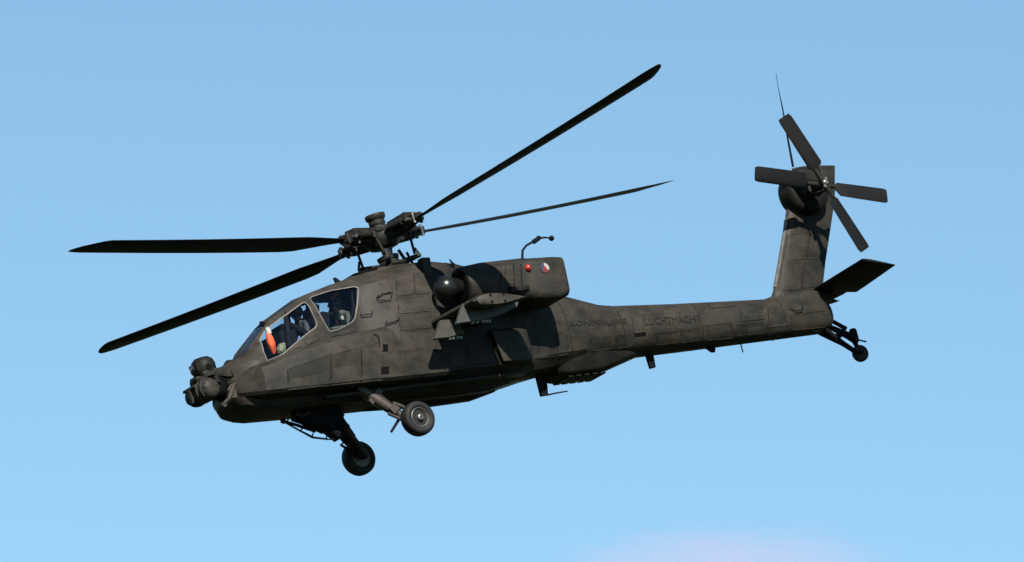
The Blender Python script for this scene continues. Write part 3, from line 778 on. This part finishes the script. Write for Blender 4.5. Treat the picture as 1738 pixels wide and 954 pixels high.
bm = bmesh.new(); bar(bm, [(520,700),(548,716),(574,740)], .09, .1); box(bm, P(552,708,0), (.5, .34, .3)); box(bm, P(575,722,-.1), (.2,.2,.3), Matrix.Rotation(R(40), 3, 'Y')); obj('gun_body', bm, BLACK, parent=gun, bevel=.02)

# ---- tail fin
FY = .11
fin_pts = [(1305,505),(1313,490),(1322,440),(1331,385),(1338,330),(1343,288),(1349,283),(1414,279),(1418,284),(1417,332),(1408,385),(1404,430),(1398,482),(1392,520)]
def fin_section(z, le, te, th):
    return [(le + (te - le)*u, th*v*abs(te-le)*1.0, z) for u, v in airfoil(9, 1.0)]
rings = []
for zi, (l, r_) in enumerate((((1306,512),(1391,514)), ((1312,494),(1397,482)), ((1320,450),(1401,445)), ((1330,390),(1409,392)), ((1337,335),(1417,338)), ((1344,286),(1417,281)))):
    a = P(*l, 0); b = P(*r_, 0); z = (a.z + b.z)/2
    rings.append([(a.x + (b.x-a.x)*u, v*.2*1.0, a.z + (b.z-a.z)*u) for u, v in airfoil(9, 1.0)])
bm = bmesh.new(); loft(bm, rings); fin = obj('tail_fin', bm, OLIVE, angle=40)
FB = bvh_of(fin)
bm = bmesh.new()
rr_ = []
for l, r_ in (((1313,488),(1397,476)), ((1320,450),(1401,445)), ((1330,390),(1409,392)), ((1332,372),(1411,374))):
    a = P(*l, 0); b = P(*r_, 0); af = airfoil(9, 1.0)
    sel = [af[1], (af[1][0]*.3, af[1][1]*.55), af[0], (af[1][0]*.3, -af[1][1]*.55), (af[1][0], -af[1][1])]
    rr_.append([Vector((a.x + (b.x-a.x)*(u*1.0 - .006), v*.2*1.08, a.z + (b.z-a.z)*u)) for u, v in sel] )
loft(bm, rr_); obj('leading_edge_highlight', bm, LE_GLINT, parent=fin, angle=60)  # paler strip puts the sun highlight on the fin's front edge into colour
for q in ([(1336,400),(1370,398),(1366,440),(1329,444)], [(1374,398),(1402,397),(1396,440),(1370,441)], [(1328,448),(1362,446),(1358,492),(1320,494)], [(1366,446),(1396,445),(1391,485),(1361,490)]):
    skin_plate(FB, q, 'fin_panel', OLIVE, .005, parent=fin)
bm = bmesh.new(); loft(bm, [half(x, [(0, z), (w, z-.02), (w*1.4, -2.0), (0, -2.0)]) for x, w, z in ((-7.55, .04, -1.84), (-7.8, .09, -1.78), (-8.6, .14, -1.75), (-9.0, .08, -1.8))]); obj('fin_root_fairing', bm, OLIVE, angle=40)
bm = bmesh.new(); a = P(1346,283,0); tube(bm, [a, P(1337,235,0), P(1328,183,0), P(1321,150,0), P(1317,124,0)], [.022,.018,.012,.006,.004], 8); obj('fin_whip_aerial', bm, BLACK)
bm = bmesh.new(); box(bm, P(1383,279,0), (.22, .10, .04)); obj('fin_cap_light', bm, OLIVE_D, bevel=.01)
# tail rotor gearbox: rounded fairing on the port side
TH = Vector((-8.92, .86, -.02))
gb = P(1374, 321, .28)
bm = bmesh.new()
lathe(bm, (gb.x, 0, gb.z), (0, 1, .0), [(-.12, .42), (-.05, .445), (.20, .445), (.27, .42), (.31, .37), (.33, .25), (.34, .1)], 36)
gbx = obj('tail_gearbox', bm, OLIVE_D, angle=50)
bm = bmesh.new(); tube(bm, [(TH.x, .3, TH.z), (TH.x, .5, TH.z), (TH.x, .80, TH.z)], [.15, .11, .07], 16)
lathe(bm, (TH.x, .55, TH.z), (0, 1, 0), [(0, .13), (.05, .16), (.07, .16), (.09, .08)], 20)
for k in range(4):
    a = R(40 + 90*k); tube(bm, [(TH.x + .13*math.cos(a), .6, TH.z + .13*math.sin(a)), (TH.x + .16*math.cos(a), .84, TH.z + .16*math.sin(a))], .016, 6)
obj('tail_rotor_shaft', bm, DARKM, parent=gbx)
def tail_blade(ang, y, name='tail_rotor_blade'):
    d = Vector((math.cos(ang), 0, math.sin(ang))); t = Vector((-math.sin(ang), 0, math.cos(ang))); nrm = Vector((0, 1, 0))
    rings = []
    for r, c, tw in ((.16, .08, 10), (.30, .14, 14), (.36, .29, 16), (.7, .29, 12), (1.1, .29, 9), (1.33, .29, 7), (1.40, .25, 7)):
        th = R(tw); cd = t*math.cos(th) + nrm*math.sin(th); nn = nrm*math.cos(th) - t*math.sin(th)
        o = Vector((TH.x, y, TH.z)) + d*r
        rings.append([o + cd*c*(u - .35) + nn*c*v for u, v in airfoil(7, .13)])
    bm = bmesh.new(); loft(bm, rings)
    return obj(name, bm, BLADE, parent=root, angle=40)
al = 1.165
for k, a in enumerate((al, al + math.pi, al - R(55), al - R(55) + math.pi)):
    tail_blade(a, .90 if k < 2 else .80)
for a, y in ((al, .90), (al - R(55), .80)):
    bm = bmesh.new(); d = Vector((math.cos(a), 0, math.sin(a))); c = Vector((TH.x, y, TH.z))
    tube(bm, [c - d*.30, c - d*.1, c + d*.1, c + d*.30], [.035, .055, .055, .035], 10); obj('tail_rotor_yoke', bm, DARKM)
bm = bmesh.new(); lathe(bm, (TH.x, .93, TH.z), (0, 1, 0), [(0, .06), (.04, .055), (.06, .03)], 16)
for s in (-1, 1): lathe(bm, (TH.x - .03*s, .92, TH.z + .07*s), (.2, 1, 0), [(0, .03), (.05, .03), (.06, .018)], 12)
obj('tail_rotor_nut', bm, STEEL)

# ---- stabilator: one all-moving tailplane through the fin root, trailing edge low
def stab():
    SL = [(1.70, (1461,440), (1520,450)), (1.62, (1456,442), (1517,451)), (.55, (1405,473), (1464,496)), (.42, (1399,477), (1456,498))]
    bm = bmesh.new(); rings = []
    def ring(y, a, b, th=.12):
        ca = (b - a); nrm = Vector((-ca.z, 0, ca.x)).normalized()
        if nrm.z < 0: nrm = -nrm
        return [Vector((a.x, y, a.z)) + ca*u + nrm*ca.length*v for u, v in airfoil(9, th)]
    tipL, tipT = P(1462,440,1.7), P(1520,450,1.7); rtL, rtT = P(1379,492,.0), P(1438,501,.0)
    tipL.y = tipT.y = rtL.y = rtT.y = 0
    for y in (-1.72, -1.68, -.55, -.3):
        t = abs(y)/1.7; a = rtL.lerp(tipL, t*0 + .0) ; rings.append((y, t))
    def sect(y, extra=0):
        t = min(1, abs(y)/1.7); a = rtL.lerp(tipL, t); b = rtT.lerp(tipT, t); b = b + (b-a)*extra
        return a, b
    bm = bmesh.new(); R_ = []
    for y, ex, th in ((-1.72, -.02, .05), (-1.68, .0, .11), (-.62, .02, .13), (-.34, .10, .13), (-.30, -.12, .13), (.0, -.12, .13), (.16, -.12, .13), (.20, .10, .13), (.62, .08, .13), (1.68, 0, .11), (1.72, -.02, .05)):
        a, b = sect(y, ex); R_.append(ring(y, a, b, th))
    loft(bm, R_)
    return obj('stabilator', bm, OLIVE_D, angle=40)
st_o = stab()
bm = bmesh.new(); p = P(1392, 503, 0); box(bm, (p.x, 0, p.z), (.45, .16, .22)); obj('stabilator_mount', bm, OLIVE_D, bevel=.03)

# ---- lettering on the boom
def lettering(text, px0, px1, py0, py1, hgt):
    cu = bpy.data.curves.new('t', 'FONT'); cu.body = text; cu.size = 1.0; cu.offset = 0.0; cu.resolution_u = 2
    to = bpy.data.objects.new('t', cu); col.objects.link(to); bpy.context.view_layer.update()
    me = bpy.data.meshes.new_from_object(to.evaluated_get(bpy.context.evaluated_depsgraph_get()))
    bpy.data.objects.remove(to)
    bm = bmesh.new(); bm.from_mesh(me)
    xs = [v.co.x for v in bm.verts]; ys = [v.co.y for v in bm.verts]
    x0, x1, y0, y1 = min(xs), max(xs), min(ys), max(ys)
    cand = [h for h in (hit_px(BB, px0, py0)[0], hit_px(HB, px0, py0)[0]) if h is not None]
    A_ = max(cand, key=lambda h: h.y); B_, _ = hit_px(BB, px1, py1)
    for v in bm.verts:
        u = (v.co.x - x0)/(x1-x0); w = (v.co.y - y0)/(y1-y0)
        X = A_.x + (B_.x - A_.x)*u; Z = A_.z + (B_.z - A_.z)*u + w*hgt
        h, n = hit(BB, X, Z)
        h2, n2 = hit(HB, X, Z)
        if h is None or (h2 is not None and h2.y > h.y): h, n = h2, n2
        v.co = h + n*.011
    bmesh.ops.triangulate(bm, faces=bm.faces)
    return obj('lettering', bm, LETTER, parent=root)
lettering('KONINKLIJKE', 969, 1066, 557, 553, .135)
lettering('LUCHTMACHT', 1096, 1191, 552, 547, .135)

# ------------------------------------------------------------------ main rotor
AX = Vector((.08, 0, 1)).normalized()            # shaft leans forward
phi, cone, tp, tq, dphi = .182, .419, -.531, .080, .074
RB = 7.30
hub_parts = []
bm = bmesh.new()
tube(bm, [Vector((-.08, 0, -.75)), Vector((-.03, 0, -.3)), Vector((0, 0, -.05))], [.11, .085, .09], 18)
obj('rotor_mast', bm, STEEL)
bm = bmesh.new(); lathe(bm, AX * -.52, AX, [(-.10, .22), (-.04, .30), (.0, .32), (.03, .30), (.06, .2), (.12, .16)], 28)
lathe(bm, AX * -.34, AX, [(-.1, .14), (-.06, .19), (.0, .20), (.02, .15)], 24)
for k in range(4):
    a = phi + R(45) + k*math.pi/2; d = Vector((math.cos(a), math.sin(a), 0))
    tube(bm, [AX*-.50 + d*.20, AX*-.44 + d*.56], [.06, .04], 8); tube(bm, [AX*-.46 + d*.55, AX*-.30 + d*.50], [.03, .02], 8)
    tube(bm, [AX*-.70 + d*.30 , AX*-.50 + d*.30], [.03, .03], 8)
tube(bm, [P(687,440,0), P(676,424,0)], .03, 8); tube(bm, [P(700,447,.1), P(690,428,.1)], .025, 8)
obj('swashplate', bm, DARKM)
bm = bmesh.new()
lathe(bm, AX*.0, AX, [(-.20, .16), (-.17, .26), (-.10, .30), (-.03, .33), (.06, .33), (.10, .28), (.15, .22), (.20, .20), (.22, .14)], 28)
for k in range(4):
    a = phi + R(45) + k*math.pi/2; d = Vector((math.cos(a), math.sin(a), 0))
    box(bm, d*.25 + Vector((0, 0, .13)), (.16, .12, .10), Matrix.Rotation(a, 3, 'Z'))
for k in range(4):
    a = phi + k*math.pi/2; d = Vector((math.cos(a), math.sin(a), 0))
    box(bm, d*.26, (.30, .26, .16), Matrix.Rotation(a, 3, 'Z'))
hubo = obj('rotor_hub', bm, DARKM, bevel=.012)
bm = bmesh.new(); lathe(bm, AX*.0, AX, [(.10, .14), (.24, .135), (.26, .15), (.33, .145), (.36, .175), (.41, .185), (.44, .175), (.455, .10)], 32); obj('mast_cap', bm, OLIVE, angle=40)
bm = bmesh.new()
for k in range(8):
    a = R(45*k); lathe(bm, AX*.12 + Vector((.2*math.cos(a), .2*math.sin(a), 0)), AX, [(-.04, .022), (.02, .022), (.03, .012)], 8)
o = obj('hub_bolt', bm, STEEL, parent=hubo); o['kind'] = 'stuff'

def rot_blade(end, K=1.0):
    d = Vector(end).normalized()
    a = math.atan2(d.y, d.x); c, s = math.cos(a), math.sin(a)
    t = Vector((-s, c, 0)).normalized()          # direction of travel, leading edge side
    N = d.cross(t).normalized()
    if N.z < 0: N = -N
    O = Vector((0, 0, 0))
    # pitch case, damper pair, lugs
    bm = bmesh.new()
    tube(bm, [O + d*.28, O + d*.42, O + d*.74, O + d*.90], [.12, .15, .13, .085], 14, flat=.85)
    box(bm, O + d*.55 + N*.06, (.46, .24, .22), Matrix((d, t, N)).transposed())
    box(bm, O + d*.90, (.20, .20, .14), Matrix((d, t, N)).transposed())
    arm = obj('pitch_case', bm, DARKM, bevel=.012)
    for s_ in (1, -1):
        bm = bmesh.new(); p0 = O + d*.34 + t*.19*s_ + N*.04; p1 = O + d*.84 + t*.15*s_ + N*.02
        tube(bm, [p0, p0.lerp(p1, .2), p0.lerp(p1, .21), p0.lerp(p1, .75), p0.lerp(p1, .76), p1], [.04, .04, .068, .068, .035, .035], 12)
        obj('lag_damper', bm, DARKM, parent=arm)
    for q, s_, mt in ((.42, 1, DARKM), (.42, -1, DARKM), (.68, 1, STEEL), (.70, -1, DARKM), (.93, 1, DARKM), (.93, -1, STEEL)):
        bm = bmesh.new(); lathe(bm, O + d*q + t*.08*s_ + N*.06, N, [(-.16, .03), (.03, .035), (.045, .02)], 10); obj('pitch_case_bolt', bm, mt, parent=arm)
    bm = bmesh.new(); lathe(bm, O + d*.84, t, [(-.19, .032), (.19, .032)], 12); obj('lug_pin', bm, STEEL, parent=arm)
    bm = bmesh.new(); lk = O + d*.44 + t*.24
    tube(bm, [O + d*.48, lk], [.045, .035], 10); tube(bm, [lk, AX*-.44 + (d*.36 + t*.30)], .024, 10)
    lathe(bm, lk, N, [(-.05, .045), (.05, .045)], 12)
    obj('pitch_link', bm, DARKM, parent=arm)
    # blade: twisted, cambered, drooping a little at the tip, tip swept back
    rings = []
    for r, ch, sw, th_ in ((.86, .14, 0, .30), (1.0, .16, 0, .28), (1.25, .24, 0, .2), (1.9, .50, 0, .12), (2.2, .53, 0, .11), (3.2, .53, 0, .12), (4.3, .53, 0, .12), (5.4, .53, 0, .12), (6.3, .53, 0, .12), (6.68, .53, 0, .11), (6.80, .50, .03, .09), (6.98, .40, .12, .08), (7.14, .28, .21, .08), (7.25, .16, .30, .07), (7.30, .06, .36, .07)):
        tw = R(13.5 - 9.5*(r/RB)); z = -.03 * math.sin(math.pi * min(1, r/RB)) 
        cd = -(t*math.cos(tw) + N*math.sin(tw)); nn = N*math.cos(tw) - t*math.sin(tw)
        o_ = O + d*(r*K if r > 1 else r) + N*z
        rings.append([o_ + cd*(ch*(u - .27) + sw*.8) + nn*ch*v for u, v in airfoil(8, th_)])
    bm = bmesh.new(); loft(bm, rings); obj('main_rotor_blade', bm, BLADE, angle=40)
# blade directions measured at 6.7 m radius
def on_sphere(px, py, r, plane_h):
    o = HELI_I @ CAM.translation; u = (P(px, py, 0) - o).normalized()
    b = o.dot(u); disc = b*b - o.dot(o) + r*r
    if disc < 0: return o - u*b
    k = [o + u*(-b + q*math.sqrt(disc)) for q in (1, -1)]
    return min(k, key=lambda p: abs(p.z - plane_h))
for px, py, h in ((190, 413, -.1), (205, 577, .35), (1088, 138, .45), (1085, 321, .9)):
    e = on_sphere(px, py, 6.7, h); print('BLADE', px, [round(v, 2) for v in e], round(math.degrees(math.atan2(e.y, e.x)), 1)); rot_blade(e, {.35: 1.035, .45: 1.02, -.1: 1.02}.get(h, 1.0))

# ------------------------------------------------------------------ cockpit fittings
def seat(x, z, tiltb=.2):
    bm = bmesh.new()
    box(bm, (x - .26, 0, z - .30), (.10, .46, .75), Matrix.Rotation(R(-14), 3, 'Y')); box(bm, (x + .02, 0, z - .72), (.5, .44, .12)); box(bm, (x - .33, 0, z + .02), (.08, .24, .28), Matrix.Rotation(R(-14), 3, 'Y'))
    return obj('crew_seat', bm, BLACK, bevel=.03)
HF = P(500, 531, 0.0); HR = P(571, 517, 0.0)
seat(HF.x, HF.z); seat(HR.x, HR.z)
bm = bmesh.new(); p = P(472, 592, 0); box(bm, (p.x - .05, 0, p.z + .02), (.34, .7, .44)); box(bm, (p.x - .12, .05, p.z + .28), (.2, .40, .2)); obj('instrument_panel', bm, BLACK, bevel=.03)
bm = bmesh.new(); p = P(534, 552, 0); box(bm, (p.x + .02, 0, p.z - .12), (.16, .8, .50), Matrix.Rotation(R(-12), 3, 'Y')); box(bm, (p.x - .1, 0, p.z + .1), (.3, .6, .05)); obj('instrument_panel', bm, BLACK, bevel=.03)
bm = bmesh.new()
for s in (1, -1):
    tube(bm, [P(484,530,s*.30), P(488,560,s*.38), P(492,590,s*.42)], [.03,.05,.07], 8); tube(bm, [P(488,548,s*.3), P(506,560,s*.3), P(530,572,s*.34)], [.04,.07,.05], 8)
    tube(bm, [P(596,490,s*.36), P(600,520,s*.42), P(596,545,s*.46)], [.02,.03,.03], 8)
obj('cockpit_bracket', bm, BLACK)

# ------------------------------------------------------------------ crew: each a person of its own, strapped in the tandem seats
def person(head, label, lean, torso_m, orange):
    """seated figure, one skinned body; helmet and visor are children"""
    J = {}; V = []; Ed = []; Rd = []
    def j(n, p, r, par=None):
        J[n] = len(V); V.append(Vector(p)); Rd.append(r)
        if par: Ed.append((J[par], J[n]))
    h = Vector((0, 0, 0))
    j('pelvis', (-.16, 0, -.74), (.15, .13)); j('waist', (-.17, 0, -.58), (.14, .11), 'pelvis'); j('chest', (-.14, 0, -.38), (.165, .12), 'waist')
    j('collar', (-.08, 0, -.22), (.12, .09), 'chest'); j('neck', (-.03, 0, -.14), (.055, .055), 'collar'); j('skull', (0, 0, -.04), (.085, .09), 'neck'); j('crown', (0, 0, .06), (.08, .085), 'skull')
    j('nose', (.095, 0, -.045), (.016, .016), 'skull')
    for s, q in ((1, 'l'), (-1, 'r')):
        j('sh'+q, (-.10, .19*s, -.26), (.075, .07), 'collar'); j('el'+q, (.02, .27*s, -.52), (.05, .05), 'sh'+q); j('wr'+q, (.26, .20*s, -.56 + lean), (.032, .032), 'el'+q)
        j('pa'+q, (.33, .18*s, -.56 + lean), (.034, .022), 'wr'+q)
        for k in range(4):
            j(f'f{k}'+q, (.395, (.155 + k*.018)*s, -.565 + lean), (.010, .010), 'pa'+q); j(f'g{k}'+q, (.41, (.155 + k*.018)*s, -.60 + lean), (.008, .008), f'f{k}'+q)
        j('th'+q, (.34, .145*s, -.545 + lean), (.011, .011), 'pa'+q)
        j('hi'+q, (-.06, .11*s, -.74), (.09, .09), 'pelvis'); j('kn'+q, (.38, .16*s, -.62), (.062, .062), 'hi'+q); j('an'+q, (.62, .15*s, -.92), (.042, .042), 'kn'+q); j('to'+q, (.74, .15*s, -.86), (.035, .03), 'an'+q)
    me = bpy.data.meshes.new('person'); me.from_pydata([tuple(v) for v in V], Ed, []); 
    o = bpy.data.objects.new('person', me); col.objects.link(o)
    md = o.modifiers.new('s', 'SKIN'); me.skin_vertices[0].data[0].use_root = True
    for i, r in enumerate(Rd): me.skin_vertices[0].data[i].radius = r
    o.modifiers.new('u', 'SUBSURF').levels = 2
    bpy.context.view_layer.update()
    m2 = bpy.data.meshes.new_from_object(o.evaluated_get(bpy.context.evaluated_depsgraph_get())); o.modifiers.clear(); o.data = m2
    m2.materials.clear(); m2.materials.append(torso_m); m2.materials.append(SKIN); m2.shade_smooth()
    for f in m2.polygons:
        f.material_index = 1 if (f.center.z > -.15 and f.center.x > -.1) else 0
    o.matrix_world = HELI @ Matrix.Translation(head) @ Matrix.Scale(.92, 4)
    o['label'] = label; o['category'] = 'person'
    # helmet shell, visor, boom microphone, harness
    bm = bmesh.new(); bmesh.ops.create_uvsphere(bm, u_segments=28, v_segments=18, radius=.148)
    for v in list(bm.verts):
        v.co.x *= 1.08; v.co.z *= 1.0; v.co.y *= .92
        if v.co.z < -.06 and v.co.x > .04: v.co.x *= .55
    obj('helmet', bm, HELM, parent=o).location = (-.01, 0, .02)
    bm = bmesh.new(); tube(bm, [(.15*math.cos(a), .13*math.sin(a), .005 + .02*math.cos(a)) for a in [R(d) for d in range(-80, 81, 16)]], .045, 8, flat=.4); obj('visor', bm, OPTIC, parent=o)
    if orange:
        bm = bmesh.new()
        for i in range(-1, 2):
            tube(bm, [(.150*math.cos(a), .030*i + .085, .03 + .140*math.sin(a)) for a in [R(d) for d in range(25, 96, 10)]], .024, 6)
        obj('helmet_stripe', bm, ORANGE, parent=o)
    bm = bmesh.new()
    for s in (1, -1): tube(bm, [(-.16, .10*s, -.18), (-.02, .12*s, -.22), (.03, .09*s, -.38), (.0, .04*s, -.55)], .018, 6, flat=.4)
    obj('harness', bm, REDP if orange else BLACK, parent=o)
    bm = bmesh.new(); box(bm, (.02, .10, -.30), (.05, .08, .08)); obj('vest_pouch', bm, WHITE if orange else DARKM, parent=o, bevel=.02)
    return o
person(HR, 'pilot in green flight suit and dark helmet with orange stripe, in the raised rear cockpit', .06, SUIT, True)
person(HF, 'crew member in dark suit and plain dark helmet, behind the front side window', .12, mat('dark_flight_suit', (.03, .03, .035), .8, var=.5, scale=14, bump=.4), False)

# orange bundle with a pale top, standing inside the front side window
bm = bmesh.new()
pts = [(453,566),(456,573),(459,582),(462,592),(464,601)]
tube(bm, [P(a+1, b, .36) for a, b in pts], [.05, .085, .10, .085, .04], 14, flat=.7)
ob = obj('orange_bundle', bm, ORANGE, parent=None); ob.matrix_world = HELI
ob['label'] = 'bright orange cloth bundle with pale tip just inside the front side window'; ob['category'] = 'cloth bundle'
bm = bmesh.new(); tube(bm, [P(453,556,.36), P(455,561,.36), P(457,567,.36)], [.03, .05, .045], 10); obj('pale_tip', bm, WHITE, parent=ob)
bm = bmesh.new(); lathe(bm, P(478,592,.30), P(481,586,.3) - P(474,600,.3), [(-.12, .03), (-.08, .075), (.03, .085), (.1, .06), (.12, .02)], 14)
gl = obj('kit_bag', bm, mat('pale_olive_canvas', (.12, .12, .07), .8, var=.4, scale=20), parent=None); gl.matrix_world = HELI
gl['label'] = 'small pale olive kit bag beside the orange bundle inside the front window'; gl['category'] = 'bag'

# ------------------------------------------------------------------ ground far below and the cloud
def ground():
    bm = bmesh.new(); n = 24
    vs = [[bm.verts.new(((i/n - .5) * 40000, (j/n - .5) * 40000, 0)) for j in range(n+1)] for i in range(n+1)]
    for i in range(n):
        for j in range(n): bm.faces.new((vs[i][j], vs[i+1][j], vs[i+1][j+1], vs[i][j+1]))
    o = obj('ground', bm, mat('grass_field', (.022, .028, .013), .95, spec=0, var=.4, scale=.02), parent=None)
    o['kind'] = 'structure'; return o
ground()

def cloud():
    m = bpy.data.materials.new('cloud_vapour'); m.use_nodes = True; t = m.node_tree; t.nodes.clear()
    out = t.nodes.new('ShaderNodeOutputMaterial'); pv = t.nodes.new('ShaderNodeVolumePrincipled')
    pv.inputs['Color'].default_value = (.80, .52, .66, 1); pv.inputs['Anisotropy'].default_value = -.2
    tc_ = t.nodes.new('ShaderNodeTexCoord'); ln = t.nodes.new('ShaderNodeVectorMath'); ln.operation = 'LENGTH'
    nz = t.nodes.new('ShaderNodeTexNoise'); nz.inputs['Scale'].default_value = 3.0; nz.inputs['Detail'].default_value = 5
    t.links.new(tc_.outputs['Object'], nz.inputs['Vector']); t.links.new(tc_.outputs['Object'], ln.inputs[0])
    ma = t.nodes.new('ShaderNodeMath'); ma.operation = 'MULTIPLY_ADD'; ma.inputs[1].default_value = .9
    t.links.new(nz.outputs['Fac'], ma.inputs[0]); t.links.new(ln.outputs['Value'], ma.inputs[2])
    mr = t.nodes.new('ShaderNodeMapRange'); mr.interpolation_type = 'SMOOTHSTEP'
    mr.inputs['From Min'].default_value = 1.35; mr.inputs['From Max'].default_value = .85
    mr.inputs['To Min'].default_value = 0; mr.inputs['To Max'].default_value = .0048
    t.links.new(ma.outputs[0], mr.inputs['Value']); t.links.new(mr.outputs[0], pv.inputs['Density'])
    t.links.new(pv.outputs[0], out.inputs['Volume'])
    bm = bmesh.new(); bmesh.ops.create_icosphere(bm, subdivisions=4, radius=1)
    o = obj('cloud', bm, m, parent=None)
    dist = 2400.0
    d = Vector(((1235 - PW/2) / F_PX, -(978 - PH/2) / F_PX, -1)) * dist
    o.matrix_world = Matrix.Translation(CAM @ d) @ Matrix.Diagonal((66, 60, 15, 1))
    o['label'] = 'faint pinkish white cloud top at the bottom edge, right of centre'; o['category'] = 'cloud'
cloud()
